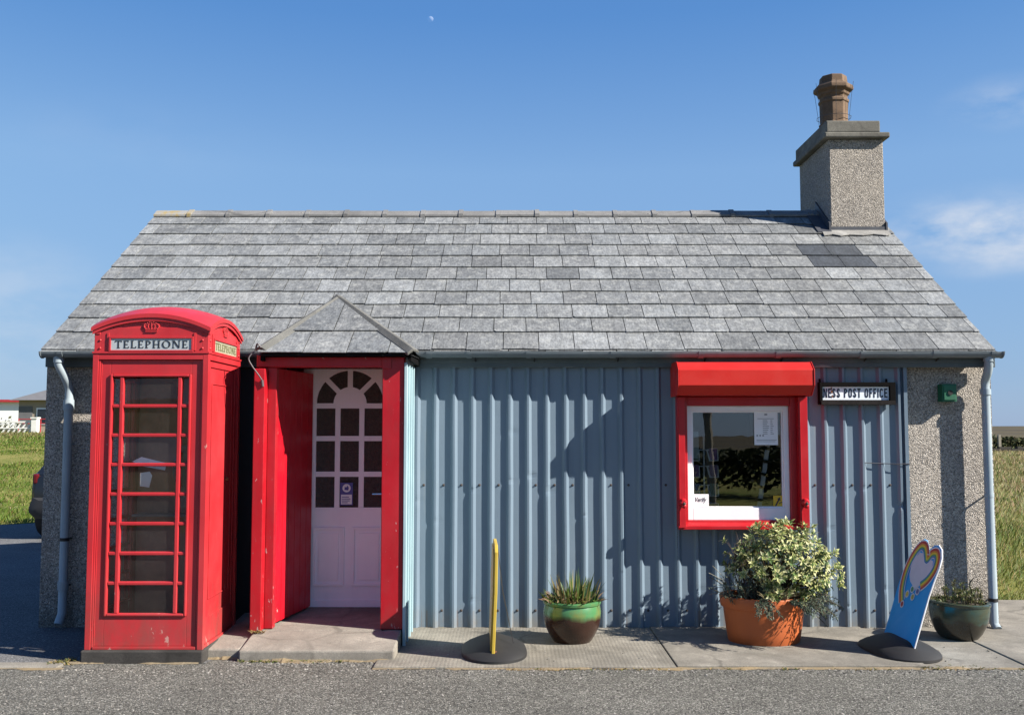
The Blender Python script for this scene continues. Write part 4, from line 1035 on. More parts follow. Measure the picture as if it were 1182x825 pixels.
hs = empty('pavement_sign', (2.905, 7.62, .016), 'blue swing sign with rainbow heart top leaning back on black base', 'pavement sign', 'pavement signs on rubber bases')
mb = MB(); hang = math.radians(-86); rubber_base(mb, (2.905, 7.62, .016), hang, .39, .25, .115); mb.build('base', M['rubber'], hs, smooth=35)
BL = Vector((2.89, 7.86, .10)); BR = Vector((2.918, 7.36, .085)); SE = (BR - BL); SWd = SE.length; SE.normalize()
nface = SE.cross(Vector((0, 0, 1))).normalized()
if nface.x > 0: nface = -nface
def HP(s, t, d):
    q = t * .80
    return BL + SE * (s * SWd) - nface * (.30 * q + .05 * q * q) + Vector((0, 0, 1)) * q * .955 + nface * d
def PS(a, b, d): return HP(a, b, d)
out_l = [(0, 0), (.01, .25), (.0, .45), (.0, .6), (.03, .72), (.1, .84), (.2, .93), (.31, .972), (.41, .968), (.50, .925), (.58, .888), (.68, .945), (.80, .955), (.92, .925), (1.0, .855), (1.02, .77), (1.0, .66), (.985, .5), (1, 0)]
mb = MB()
mb.prism(out_l, PS, -.005, .005); mb.build('panel', M['bluepanel'], hs, bevel=None)
# rainbow: bands running round the heart and trailing down the left
path = [(.27, .36), (.17, .46), (.12, .58), (.13, .70), (.20, .82), (.31, .90), (.44, .90), (.55, .84), (.62, .80), (.70, .86), (.82, .875), (.90, .82), (.90, .73), (.80, .63), (.66, .56)]
path = [(p.x, p.y) for p in curve([(a, b, 0) for a, b in path], 4)]
def offs(path, d):
    res = []
    for i, p in enumerate(path):
        a = path[max(i - 1, 0)]; b = path[min(i + 1, len(path) - 1)]; tx, ty = (b[0] - a[0]) * .62, (b[1] - a[1]); L = math.hypot(tx, ty) or 1
        res.append((p[0] - ty / L * d / .62, p[1] + tx / L * d))
    return res
mb = MB()
wide = lambda p, a, b, dd, col: mb.strip(offs(p, a), offs(p, b), PS, dd, dd + .0012, col)
cols = [((.75, .78, .80), .062, .050), ((.48, .02, .03), .050, .028), ((.72, .25, .02), .028, .012), ((.80, .62, .03), .012, -.006), ((.06, .36, .10), -.006, -.022), ((.03, .20, .50), -.022, -.038), ((.72, .74, .80), -.038, -.046)]
for c_, a, b in cols: wide(path, a, b, .0055, c_)
mb.prism([(.60, .53), (.70, .60), (.80, .68), (.83, .76), (.79, .81), (.71, .81), (.63, .76), (.55, .795), (.45, .845), (.34, .845), (.25, .79), (.21, .70), (.24, .62), (.33, .56), (.45, .53), (.52, .49)], PS, .0052, .0056, (.66, .66, .76))
def disc(a, b, r_, col, dd=.0072): mb.prism([(a + r_ / .62 * math.cos(k * math.pi / 8), b + r_ * math.sin(k * math.pi / 8)) for k in range(16)], PS, dd - .0006, dd, col)
for a, b, col in ((.30, .335, (.48, .02, .03)), (.36, .44, (.75, .55, .05)), (.545, .435, (.45, .42, .08)), (.64, .50, (.10, .12, .35)), (.47, .50, (.06, .3, .12))):
    disc(a, b, .036, (.72, .75, .80), .0072); disc(a, b, .024, col, .0084)
mb.build('rainbow_emblem', M['emblem'], hs)
mb = MB(); edge = [HP(a, b, 0) for a, b in out_l]; mb.tube([p for p in edge[11:]], .0055, 6); mb.build('edge_trim', plain('white edging', (.7, .72, .75), .5), hs)

# ------------------------------------------------------------------ planters
def leaf(mb, p, d, nrm, L, Wd, c0, c1, bend=.25):
    d = d.normalized(); s = d.cross(nrm)
    if s.length < 1e-4: s = d.cross(Vector((1, .2, .1)))
    s.normalize(); u = s.cross(d)
    b = p + d * L * .5 - u * 0; tip = p + d * L - u * L * bend
    e1, e2 = b + s * Wd * .5 + u * Wd * .12, b - s * Wd * .5 + u * Wd * .12
    mb.add([p, e1, tip, b, e2], [(0, 3, 1), (3, 2, 1), (0, 4, 3), (3, 4, 2)], None)
    for k in range(4): mb.c[-4 + k] = None
    mb.c[-4] = [c0, c0, c1]; mb.c[-3] = [c0, c1, c1]; mb.c[-2] = [c0, c1, c0]; mb.c[-1] = [c0, c1, c1]
def rnd(r): 
    while 1:
        v = Vector((r.uniform(-1, 1), r.uniform(-1, 1), r.uniform(-1, 1)))
        if .05 < v.length < 1: return v.normalized()
def blade(mb, p, d, L, w, c, bend=.4, face=None, n=3):
    s = d.cross(face if face is not None else Vector((R.uniform(-1, 1), R.uniform(-1, 1), 0.1))).normalized(); g = Vector((d.x, d.y, 0)); pts = []
    for i in range(n + 1):
        t = i / n; q = p + d * L * t + (g * .6 - Vector((0, 0, .5))) * L * bend * t * t; ww = w * (1 - t) ** .7 + .0006
        pts += [q + s * ww, q - s * ww]
    mb.add(pts, [(2 * i, 2 * i + 1, 2 * i + 3, 2 * i + 2) for i in range(n)], c)
def pot_body(mb, c, prof, n=48, sx=1, sy=1, tilt=None, inner=.025):
    rim = prof[-1]; mb.lathe(prof + [(rim[0] - inner, rim[1] + .002), (rim[0] - inner - .004, rim[1] - .06)], c, n, sx, sy, tilt)
GP = 'planters standing along the wall'
# glazed green pot
c = (.475, 8.0, .016)
P1 = empty('potted_plant', c, 'round green and brown glazed pot of tufty grasslike plants', 'planter', GP)
mb = MB(); pot_body(mb, c, [(.145, 0), (.155, .012), (.185, .06), (.213, .12), (.226, .18), (.228, .23), (.220, .275), (.216, .285), (.228, .295), (.23, .312), (.222, .318)])
mb.build('pot', M['pot_green'], P1, smooth=40)
mb = MB(); mb.lathe([(.2, .26), (.2, .285), (.1, .295), (.01, .30)], c, 24); mb.build('soil', M['soil'], P1)
mb = MB(); r = random.Random(31)
GRN = [(.05, .10, .02), (.075, .13, .025), (.12, .15, .03), (.035, .08, .04), (.20, .17, .06), (.26, .20, .10)]
for i in range(470):
    a = r.uniform(0, 6.28); q = .205 * math.sqrt(r.random()); p = Vector(c) + Vector((q * math.cos(a), q * math.sin(a), .285))
    tall = r.random() < .34 and abs(q * math.cos(a) - .03) < .15
    L = r.uniform(.14, .30) if tall else r.uniform(.06, .15)
    k_ = (.05, .35) if tall else (.2, 1.0)
    d = Vector((math.cos(a) * r.uniform(*k_), math.sin(a) * r.uniform(*k_), 1)).normalized()
    if not tall and r.random() < .55:
        cc_ = r.choice(GRN + [(.30, .22, .13), (.28, .17, .11), (.34, .27, .16)]); p_ = p + Vector((0, 0, r.uniform(0, .07)))
        for q_ in range(3): leaf(mb, p_, rnd(r) + Vector((0, -.2, .5)), Vector((0, 0, 1)), r.uniform(.03, .055), r.uniform(.012, .02), cc_, tuple(x * 1.3 for x in cc_), .3)
        continue
    blade(mb, p, d, L, r.uniform(.006, .013), r.choice(GRN if tall else GRN + [(.30, .2, .13), (.28, .15, .10)]), r.uniform(.1, .7))
for (dx, h) in ((.04, .33), (-.06, .27), (.09, .25), (-.01, .29), (.02, .3)):
    p = Vector(c) + Vector((dx, 0, .28)); blade(mb, p, Vector((dx * .8, -.1, 1)).normalized(), h, .008, (.06, .12, .04), .15); 
for (dx, dz) in ((-.19, .02), (-.22, .0), (.2, .03), (.23, .05)):
    blade(mb, Vector(c) + Vector((dx * .8, -.05, .3)), Vector((dx * 3, -.2, .5)).normalized(), .1, .008, (.30, .19, .12), .4)
mb.build('foliage', M['leaf'], P1, normals=False)
# orange planter
c = (1.985, 7.99, .016)
P2 = empty('potted_shrub', c, 'bushy cream and green variegated shrub in an orange planter', 'planter', GP)
mb = MB(); pot_body(mb, c, [(.262, 0), (.27, .01), (.285, .10), (.302, .24), (.306, .272), (.322, .276), (.328, .30), (.334, .352), (.330, .36)], 56, 1.03, .86)
mb.build('pot', M['terra_pot'], P2, smooth=35)
mb = MB(); mb.lathe([(.29, .28), (.29, .31), (.1, .33), (.01, .335)], c, 24, 1.03, .86); mb.build('soil', M['soil'], P2)
r = random.Random(77)
ctr = Vector((2.12, 7.97, .60)); mb = MB(); st = MB()
CRM = [(.72, .68, .32), (.66, .64, .27), (.75, .71, .42), (.50, .53, .17)]; DGR = [(.10, .17, .05), (.12, .20, .06), (.07, .12, .04)]
root = Vector((2.03, 7.99, .32))
n_sh = 0
while n_sh < 430:
    v = rnd(r); rr_ = r.uniform(.35, 1) ** .5
    p = ctr + Vector((v.x * .445, v.y * .36, v.z * .335)) * rr_ * (1 + .30 * noise.noise(v * 2.4))
    if p.z < .36 or p.x < 1.70: continue
    if p.x - ctr.x < -.18 and p.z < .52: continue
    n_sh += 1
    d = (v + Vector((.1, -.2, .5))).normalized()
    if n_sh % 3 == 0: st.tube([root + Vector((r.uniform(-.08, .08), r.uniform(-.06, .06), 0)), (root + p) * .5 + Vector((0, 0, .05)), p], [.006, .004, .0025], 4, (.10, .075, .04))
    a0 = r.uniform(0, 6)
    for k in range(r.randint(7, 11)):
        t = k / 10; a = a0 + k * 2.4; e1 = d.orthogonal().normalized(); e2 = d.cross(e1)
        od_ = (e1 * math.cos(a) + e2 * math.sin(a)) * (1 - .55 * t) + d * (.25 + .7 * t)
        leaf(mb, p + d * (t * .035 - .02), od_, d, r.uniform(.036, .058), r.uniform(.019, .028), r.choice(DGR), r.choice(CRM if r.random() < .76 else DGR), r.uniform(.05, .35))
mb.build('variegated_foliage', M['leaf'], P2, normals=False)
mb = MB()
GG = [(.10, .14, .10), (.14, .18, .13), (.08, .12, .075), (.18, .21, .16)]
def sprig(p0, path_d, L, nn):
    p = Vector(p0); d = Vector(path_d).normalized(); step = L / nn; pts = [p.copy()]
    for i in range(nn):
        d = (d + Vector((r.uniform(-.15, .15), r.uniform(-.15, .15), -.09))).normalized(); p = p + d * step; pts.append(p.copy())
        for k in range(3):
            q = rnd(r); leaf(mb, p, (q + d * .6), Vector((0, 0, 1)), r.uniform(.02, .036), r.uniform(.007, .012), r.choice(GG), r.choice(GG), .2)
    st.tube(pts, .0025, 4, (.13, .11, .08), caps=False)
for i in range(105):     # grey-green cushion at lower left
    x = r.uniform(1.70, 2.12); sprig((x, r.uniform(7.80, 8.05), .33), (r.uniform(-.5, .2) + (1.85 - x) * -.3, r.uniform(-.7, .1), r.uniform(.5, 1.3)), r.uniform(.12, .27), 8)
for i in range(16): sprig((r.uniform(1.86, 1.95), 7.74, .37), (r.uniform(-.2, .2), -.75, .1), r.uniform(.15, .3), 9)
for i in range(34): sprig((r.uniform(2.18, 2.32), r.uniform(7.76, 8.0), .34), (r.uniform(.4, 1), r.uniform(-.6, .1), r.uniform(-.1, .6)), r.uniform(.15, .34), 10)
for i in range(16): sprig((r.uniform(2.10, 2.24), 7.72, .37), (r.uniform(.2, .7), -.6, .1), r.uniform(.15, .26), 9)
for i in range(26): st.tube([(r.uniform(1.78, 1.92), 7.93, .34), (r.uniform(1.70, 1.86), 7.9, .65), (r.uniform(1.68, 1.84), 7.88, r.uniform(.72, .88))], [.003, .0025, .0015], 4, (.10, .08, .075))
for i in range(24): blade(st, Vector((r.uniform(1.9, 2.1), 7.74, .37)), Vector((r.uniform(-.6, .6), -.35, .6)).normalized(), r.uniform(.12, .2), .003, (.30, .24, .14), .6)
for i in range(5): st.tube([(1.74, 7.9, .36), (1.64, 7.87, .42 + i * .03), (1.53 + .03 * (i % 3), 7.85, .40 + i * .055)], .0022, 4, (.30, .28, .22))
for (dx, dz) in ((1.62, .60), (1.60, .48)):
    blade(st, Vector((1.75, 7.9, .45)), Vector((dx - 1.75, -.05, dz - .45)).normalized(), .2, .004, (.30, .32, .25), .1)
mb.build('grey_foliage', M['leaf'], P2, normals=False)
st.build('stems', M['dryveg'], P2, normals=False)
# dark pot
c = (3.575, 8.12, .016); tl = Matrix.Rotation(math.radians(3), 3, 'Y')
P3 = empty('potted_plant', c, 'dark green glazed pot of low succulents beside the downpipe', 'planter', GP)
mb = MB(); pot_body(mb, c, [(.135, 0), (.15, .012), (.178, .05), (.205, .11), (.222, .18), (.228, .235), (.226, .262), (.234, .27), (.236, .285), (.23, .29)], 48, 1, 1, tl)
mb.build('pot', M['pot_dark'], P3, smooth=40)
mb = MB(); mb.lathe([(.2, .22), (.2, .262), (.1, .28), (.01, .29)], c, 24, tilt=tl); mb.build('soil', M['soil'], P3)
mb = MB(); r = random.Random(15)
for i in range(120):
    a = r.uniform(0, 6.28); q = .2 * math.sqrt(r.random()); x = q * math.cos(a); hgt = .27 + max(0, .13 * (1 - ((x - .05) / .16) ** 2)) * r.random() + r.uniform(0, .03)
    p = Vector(c) + Vector((x, q * math.sin(a), hgt)); mb.tube([p - Vector((0, 0, .06)), p], .003, 4, (.09, .08, .04), caps=False)
    for k in range(9): leaf(mb, p, rnd(r) + Vector((0, -.1, .55)), Vector((0, 0, 1)), r.uniform(.022, .04), r.uniform(.009, .014), r.choice([(.05, .09, .025), (.09, .13, .03), (.06, .08, .03), (.14, .12, .05)]), r.choice([(.11, .15, .05), (.16, .17, .06), (.20, .15, .07)]), .1)
for i in range(60):
    a = r.uniform(0, 6.28); q = .2; blade(mb, Vector(c) + Vector((q * math.cos(a), q * math.sin(a), .27)), Vector((math.cos(a), math.sin(a), .5)).normalized(), r.uniform(.02, .05), .006, r.choice([(.2, .14, .07), (.12, .09, .05)]), .4)
mb.tube(curve([(3.66, 8.1, .28), (3.68, 8.09, .38), (3.665, 8.09, .44), (3.70, 8.09, .49)], 4), .005, 5, (.07, .06, .05))
for k in range(14): leaf(mb, Vector((3.67, 8.09, .36 + k * .008)), rnd(r), Vector((0, 0, 1)), .03, .01, (.08, .10, .05), (.12, .14, .06))
mb.build('foliage', M['leaf'], P3, normals=False)

# ------------------------------------------------------------------ weeds, chippings, grass
mb = MB(); r = random.Random(40)
def tuft(x, y, z, n, L, cs):
    for _ in range(n):
        a = r.uniform(0, 6.28); blade(mb, Vector((x + r.gauss(0, .012), y + r.gauss(0, .012), z)), Vector((math.cos(a) * .7, math.sin(a) * .7, 1)).normalized(), L * r.uniform(.4, 1), .0035, r.choice(cs), .6, n=2)
WG = [(.10, .13, .03), (.16, .15, .05), (.28, .22, .10), (.07, .10, .02)]; WD = [(.34, .24, .11), (.28, .19, .09), (.20, .16, .06)]
for i in range(70): tuft(r.uniform(-.1, 1.1), 7.125 + r.gauss(0, .02), 0, 5, .022, WD + WG[:1])
for i in range(50): tuft(r.uniform(1.1, 4.5), 7.125 + r.gauss(0, .02), 0, 4, .03, WG + WD)
for i in range(60): tuft(1.16 + r.gauss(0, .012), r.uniform(7.15, 8.5), .0, 4, .03, WG)
for i in range(12): tuft(2.93 + r.gauss(0, .01), r.uniform(7.2, 8.5), .0, 3, .02, WG)
for i in range(40): tuft(r.uniform(-1.95, -1.2), 7.345, 0, 5, .04, WG)
for i in range(26): tuft(-3.22 + r.gauss(0, .05), 7.30 + r.gauss(0, .04), 0, 6, .06, WG + WD)
for i in range(30): tuft(r.uniform(2.9, 3.3), 7.16 + r.gauss(0, .02), .0, 4, .04, WG)
for i in range(16): tuft(r.uniform(-2.0, -1.9), 7.74, .13, 4, .05, WD)
for i in range(40): tuft(r.uniform(-.8, 3.3), 8.53, .01, 3, .025, WG + WD)
tag(mb.build('weeds', M['dryveg'], normals=False), kind='stuff')
mb = MB()
def stone(x, y, z, s, g):
    pts = [Vector((x, y, z + s * .3)) + Vector((a * s * r.uniform(.5, 1), b * s * r.uniform(.5, 1), e * s * r.uniform(.3, .7))) for a, b, e in ((-1, -1, -1), (1, -1, -1), (-1, 1, -1), (1, 1, -1), (-1, -1, 1), (1, -1, 1), (-1, 1, 1), (1, 1, 1))]
    mb.hexa(pts, (g, g * .95, g * .88))
for i in range(900):
    x = r.uniform(-3.3, 5); y = 7.12 - abs(r.gauss(0, .10)); stone(x, y, 0, r.uniform(.003, .008), r.choice([.15, .2, .3, .4, .1]))
for i in range(220): stone(r.uniform(-2.0, -.95), 7.33 - abs(r.gauss(0, .07)), 0, r.uniform(.003, .008), r.choice([.2, .25, .35, .15]))
for i in range(1400): stone(r.uniform(-4.2, 4.6), r.uniform(5.6, 7.1), 0, r.uniform(.003, .0065), r.choice([.08, .15, .22, .3, .4]))
for i in range(160): stone(r.uniform(-.8, 4.6), r.uniform(7.16, 8.5), .016, r.uniform(.002, .006), r.choice([.1, .2, .3, .4]))
tag(mb.build('chippings', M['gravel'], normals=False), kind='stuff')
mb = MB()
def fillet(x0, x1, yb, zb, w, seed):
    pts = []; n = int((x1 - x0) / .025)
    for i in range(n + 1):
        x = x0 + (x1 - x0) * i / n; ww = max(.004, w * (.55 + 1.1 * noise.noise((x * 2.3, seed, 0)) + .7 * noise.noise((x * 9, seed, 4)) + .4 * noise.noise((x * 31, seed, 4)))); cz = .004 + (zb - .004) * max(0, min(1, .6 + noise.noise((x * 5, seed, 8))))
        k = .5 + .5 * noise.noise((x * 4, seed, 2)); col = tuple(a * (1 - k) + b * k for a, b in zip((.15, .135, .11), (.27, .20, .11)))
        pts.append(((x, yb - ww, .002), (x, yb + .004, cz), col))
    for a, b in zip(pts[:-1], pts[1:]): mb.add([a[0], b[0], b[1], a[1]], [(0, 1, 2, 3)], a[2])
fillet(-.98, 7.2, 7.146, .015, .05, 1); fillet(-1.99, -.85, 7.362, .03, .05, 7); fillet(-2.27, -1.99, 7.432, .03, .04, 9); fillet(-3.2, -2.25, 7.30, .02, .03, 12); fillet(-12, -3.15, 7.14, .012, .04, 15)
tag(mb.build('dirt', M['gravel'], normals=False), kind='stuff')
def on_drive(x, y):
    if y < 15: return True
    for (a, b), (c_, d_) in zip(edge_l[:-1], edge_l[1:]):
        if a <= x <= c_: return y < b + (d_ - b) * (x - a) / (c_ - a)
    return x > -5.5
edge_l = [(-60, 15.2), (-26, 16.0), (-14, 16.6), (-10.5, 17.1), (-8.8, 17.8), (-7.6, 18.8), (-6.5, 20.5), (-5.5, 23)]
mb = MB(); r = random.Random(50)
GL = [(.13, .21, .03), (.16, .23, .04), (.11, .18, .025), (.20, .24, .05)]; TAN = [(.34, .28, .13), (.28, .23, .10), (.38, .32, .17)]; GD = [(.085, .13, .022), (.12, .17, .03), (.15, .18, .035), (.20, .19, .055)]
def field(n, xr_, yr_, tall, tan_fn, pal, skip=None):
    for _ in range(n):
        t = r.random(); y = yr_[0] + (yr_[1] - yr_[0]) * t ** 1.7; x = r.uniform(*xr_(y))
        if skip and skip(x, y): continue
        k = tan_fn(x, y); c_ = r.choice(TAN) if r.random() < k else r.choice(pal)
        L = tall(x, y) * r.uniform(.5, 1.15); a = r.uniform(0, 6.28); wv = max(.0035, .00048 * y)
        blade(mb, Vector((x, y, hz(x, y) - .01)), Vector((math.cos(a) * .35 + .15, math.sin(a) * .35, 1)).normalized(), L, wv * r.uniform(.5, 1), tuple(q * r.uniform(.8, 1.2) for q in c_), r.uniform(.2, .8), face=Vector((0, 1, 0)) if r.random() < .7 else None, n=2)
nt_ = lambda x, y, s=.5, o=0: .5 + .5 * noise.noise((x * s, y * s, o))
field(60000, lambda y: (-.62 * y - 3, -.42 * y), (16.8, 58), lambda x, y: .10 + .16 * smooth((y - 45) / 8) + .05 * nt_(x, y), lambda x, y: .04 + .16 * nt_(x, y, .3) + .6 * smooth((y - 46) / 8), GL, on_drive)
field(66000, lambda y: (.40 * y + .15 if y > 11 else 4.3, .60 * y + 3), (9.95, 76), lambda x, y: (.10 + .24 * nt_(x, y, .9, 3) * smooth((y - 10) / 4)) * (1 + .4 * smooth((y - 20) / 15)), lambda x, y: .06 + .85 * smooth((y - 14) / 9) * (.4 + .6 * nt_(x, y, .7, 9)), GD)
tag(mb.build('grass', M['grass'], normals=False), kind='stuff')

# ------------------------------------------------------------------ background, right
def clumps(mb, n, boxfn, s, cols, r):
    for _ in range(n):
        p = boxfn(r); v = rnd(r); w = s * r.uniform(.5, 1.2); a = v.orthogonal().normalized(); b = v.cross(a)
        mb.add([p + a * w, p + b * w * .6, p - a * w, p - b * w * .6], [(0, 1, 2, 3)], r.choice(cols))
mb = MB(); r = random.Random(61)
def hb(r):
    x = r.uniform(30, 62); y = 76 + r.gauss(0, .7); h = .65 + .75 * (.5 + .5 * noise.noise((x * .45, 0, 2))) + .3 * noise.noise((x * 1.7, 0, 5)); return Vector((x, y, h * math.sqrt(r.random())))
clumps(mb, 9000, hb, .16, [(.02, .03, .014), (.03, .042, .018), (.045, .05, .022), (.055, .048, .025), (.10, .11, .05)], r)
tag(mb.build('hedge', M['hedge'], loc=(46, 76, 0), normals=False), 'dark gorse hedge across the moor to the right of the cottage', 'hedge')
mb = MB(); mb.box(35.97, 73.9, -.1, 36.17, 74.1, 1.22); mb.prism([(35.97, 1.22), (36.17, 1.22), (36.07, 1.28)], XZ, 73.9, 74.1)
tag(mb.build('fence_post', M['postwood'], loc=(36.07, 74, 0), bevel=.01), 'grey wooden post standing in front of the dark hedge', 'post')
mb = MB(); r = random.Random(3)
for i in range(80):
    x = 28 + i * .45; y = 72.4 + r.uniform(-.1, .1); h = r.uniform(.22, .42); mb.hexa([(x, y - .3, -.1), (x + .44, y - .3, -.1), (x, y + .3, -.1), (x + .44, y + .3, -.1), (x, y - .2, h), (x + .44, y - .2, h * r.uniform(.8, 1.1)), (x, y + .2, h), (x + .44, y + .2, h)])
tag(mb.build('peat_wall', plain('dark turf', (.03, .026, .02), .95, var=.4), loc=(46, 72.4, 0)), 'low dark turf wall below the hedge and post', 'wall')
# ------------------------------------------------------------------ background, left
bz = 1.1
bg = empty('bungalow', (-30, 74, bz), 'beige bungalow with grey hipped roof beyond the grass', 'house')
mb = MB(); mb.box(-35.6, 72, bz - .5, -25, 80, 3.75); mb.build('wall', M['bung'], bg)
mb = MB(); mb.add([(-36.1, 71.5, 3.75), (-24.5, 71.5, 3.75), (-24.5, 80.5, 3.75), (-36.1, 80.5, 3.75), (-32, 76, 5.6), (-28.5, 76, 5.6)], [(0, 1, 5, 4), (1, 2, 5), (2, 3, 4, 5), (3, 0, 4), (0, 3, 2, 1)]); mb.build('roof', M['bungroof'], bg)
for x in (-34.3, -31.6):
    mb = MB(); mb.box(x, 71.94, 2.0, x + 1.1, 71.995, 3.2); w_ = mb.build('window', M['white'], bg); mb = MB(); mb.box(x + .1, 71.9, 2.1, x + 1.0, 71.939, 3.1); mb.build('pane', M['carglass'], w_)
mb = MB(); mb.box(-35.59, 71.95, 1.5, -34.6, 71.99, 3.3); mb.build('door', M['bungroof'], bg)
rl = empty('red_railing', (-30, 68, bz), 'thin red railing in front of the beige bungalow', 'railing')
mb = MB()
for z in (2.05, 2.35): mb.tube([(-33.6, 68, z), (-26, 68, z)], .03, 6)
for i in range(6): mb.tube([(-33.6 + i * 1.5, 68, 1.0), (-33.6 + i * 1.5, 68, 2.4)], .035, 6)
mb.build('rail', M['redtrim'], rl)
hl = empty('white_hall', (-46, 96, bz), 'long white building with a red roof edge in the far distance', 'building')
mb = MB(); mb.box(-62, 92, bz - .6, -41.6, 104, 4.15); mb.build('wall', M['hallw'], hl)
mb = MB(); mb.box(-62.4, 91.6, 4.151, -41.2, 104.4, 4.38); mb.build('roof_edge', M['redtrim'], hl)
for x in (-55, -50.5):
    mb = MB(); mb.box(x, 91.95, 2.3, x + 2.2, 91.995, 3.4); mb.build('window', M['carglass'], hl)
sw = empty('screen_wall', (-30, 56, 1.2), 'white openwork screen block wall at the far edge of the grass', 'wall')
mb = MB(); z0, z1 = 1.15, 2.12; X0, X1 = -44, -26.9
mb.box(X0, 56, z0 - .3, X1, 56.16, z0 + .28); mb.box(X0, 56, z1 - .09, X1, 56.16, z1); mb.box(X0, 56.0, z0 + .55, X1, 56.16, z0 + .62)
x = X0
while x < X1:
    for zz in (z0 + .28, z0 + .62):
        hh = (z0 + .55 if zz < z0 + .4 else z1 - .09)
        mb.prism([(x, zz), (x + .09, zz), (x + .30, hh), (x + .21, hh)], XZ, 56.02, 56.14)
    x += .3
mb.build('screen_blocks', M['screen'], sw)
for x in (X1 - .02, -32, -38):
    mb = MB(); mb.box(x, 55.9, z0 - .3, x + .3, 56.25, z1 + .14); mb.box(x - .04, 55.86, z1 + .141, x + .34, 56.29, z1 + .22); mb.build('pier', M['screen'], sw)
mb = MB(); r = random.Random(62)
clumps(mb, 3200, lambda r: Vector((-31.5 + r.gauss(0, 1.0), 58 + r.gauss(0, .5), 1.3 + abs(r.gauss(0, .34)))), .12, [(.04, .06, .02), (.06, .08, .03), (.09, .09, .05)], r)
clumps(mb, 900, lambda r: Vector((-30.0 + r.gauss(0, 1.0), 57.4 + r.gauss(0, .3), 1.3 + abs(r.gauss(0, .3)))), .12, [(.10, .10, .05), (.06, .08, .03)], r)
tag(mb.build('garden_bush', M['hedge'], loc=(-31.5, 58, 1.2), normals=False), 'low garden bushes growing behind the white screen wall', 'bush')

# ------------------------------------------------------------------ car behind the cottage
CX0, CX1, CY0, CY1 = -7.38, -5.52, 15.3, 19.5
car = empty('parked_car', ((CX0 + CX1) / 2, CY0, 0), 'dark car parked behind the left end of the cottage', 'car')
mb = MB(); cxm = (CX0 + CX1) / 2; hw = (CX1 - CX0) / 2
secs = [(0, .90, .42, .92), (.06, .97, .33, 1.0), (.3, .98, .28, 1.04), (1.2, 1, .25, 1.02), (2.6, 1, .25, .98), (3.4, .98, .26, .90), (4.0, .92, .3, .78), (4.2, .8, .38, .62)]
def section(y, f_, zb, zt, f2=None):
    w = hw * f_; t = .10
    return [Vector((cxm + a, CY0 + y, b)) for a, b in ((-w + t, zb), (w - t, zb), (w, zb + t), (w, (zb + zt) / 2), (w * .985, zt - t), (w * .94, zt), (-w * .94, zt), (-w * .985, zt - t), (-w, (zb + zt) / 2), (-w, zb + t))]
def loft(mb, S):
    n = len(S[0]); pts = [p for s in S for p in s]
    mb.add(pts, [(i * n + k, i * n + (k + 1) % n, (i + 1) * n + (k + 1) % n, (i + 1) * n + k) for i in range(len(S) - 1) for k in range(n)] + [tuple(range(n - 1, -1, -1)), tuple(range((len(S) - 1) * n, len(S) * n))])
loft(mb, [section(*s) for s in secs])
bd = mb.build('body', M['carpaint'], car, smooth=40)
mb = MB()
def cab(y, z, f_): w = hw * f_; return [Vector((cxm - w, CY0 + y, z)), Vector((cxm + w, CY0 + y, z))]
lo = [(cxm - hw * .93, CY0 + .10, 1.0), (cxm + hw * .93, CY0 + .10, 1.0), (cxm + hw * .93, CY0 + 3.1, .96), (cxm - hw * .93, CY0 + 3.1, .96)]
hi = [(cxm - hw * .74, CY0 + .55, 1.45), (cxm + hw * .74, CY0 + .55, 1.45), (cxm + hw * .74, CY0 + 2.2, 1.45), (cxm - hw * .74, CY0 + 2.2, 1.45)]
mb.add(lo + hi, [(0, 1, 5, 4), (1, 2, 6, 5), (2, 3, 7, 6), (3, 0, 4, 7)]); mb.build('window', M['carglass'], car, bevel=.02)
mb = MB(); mb.add([(p[0], p[1], p[2] + .002) for p in hi] + [(cxm + (p[0] - cxm) * .9, p[1] + (.15 if p[1] < CY0 + 1 else -.15), 1.5) for p in hi], [(0, 1, 5, 4), (1, 2, 6, 5), (2, 3, 7, 6), (3, 0, 4, 7), (4, 5, 6, 7)]); mb.build('roof', M['carpaint'], car, smooth=40)
mb = MB(); loft(mb, [section(-.07, .84, .36, .60), section(-.02, .97, .32, .64), section(.25, 1.01, .30, .62)]); mb.build('bumper', M['cartrim'], car, smooth=40)
for sx_ in (-1, 1):
    mb = MB(); x = cxm + sx_ * hw * .89; mb.box(x - .045, CY0 - .008, .84, x + .045, CY0 + .12, 1.0); mb.build('tail_light', M['taillight'], car, bevel=.03)
    for yy in (.52, 3.3):
        mb = MB(); x = cxm + sx_ * (hw - .11); T_ = Matrix.Rotation(math.pi / 2, 3, 'Y')
        mb.lathe([(.22, -.10), (.30, -.10), (.325, -.07), (.325, .07), (.30, .10), (.22, .10)], (x, CY0 + yy, .325), 28, tilt=T_); w_ = mb.build('wheel', M['tyre'], car, smooth=40)
        mb = MB(); mb.lathe([(.215, -.105), (.215, .105), (.05, .11)], (x, CY0 + yy, .325), 20, tilt=T_); mb.build('rim', M['rim'], w_, smooth=40)
mb = MB(); mb.box(cxm - .26, CY0 - .085, .44, cxm + .26, CY0 - .071, .55); mb.build('number_plate', M['plate'], car)

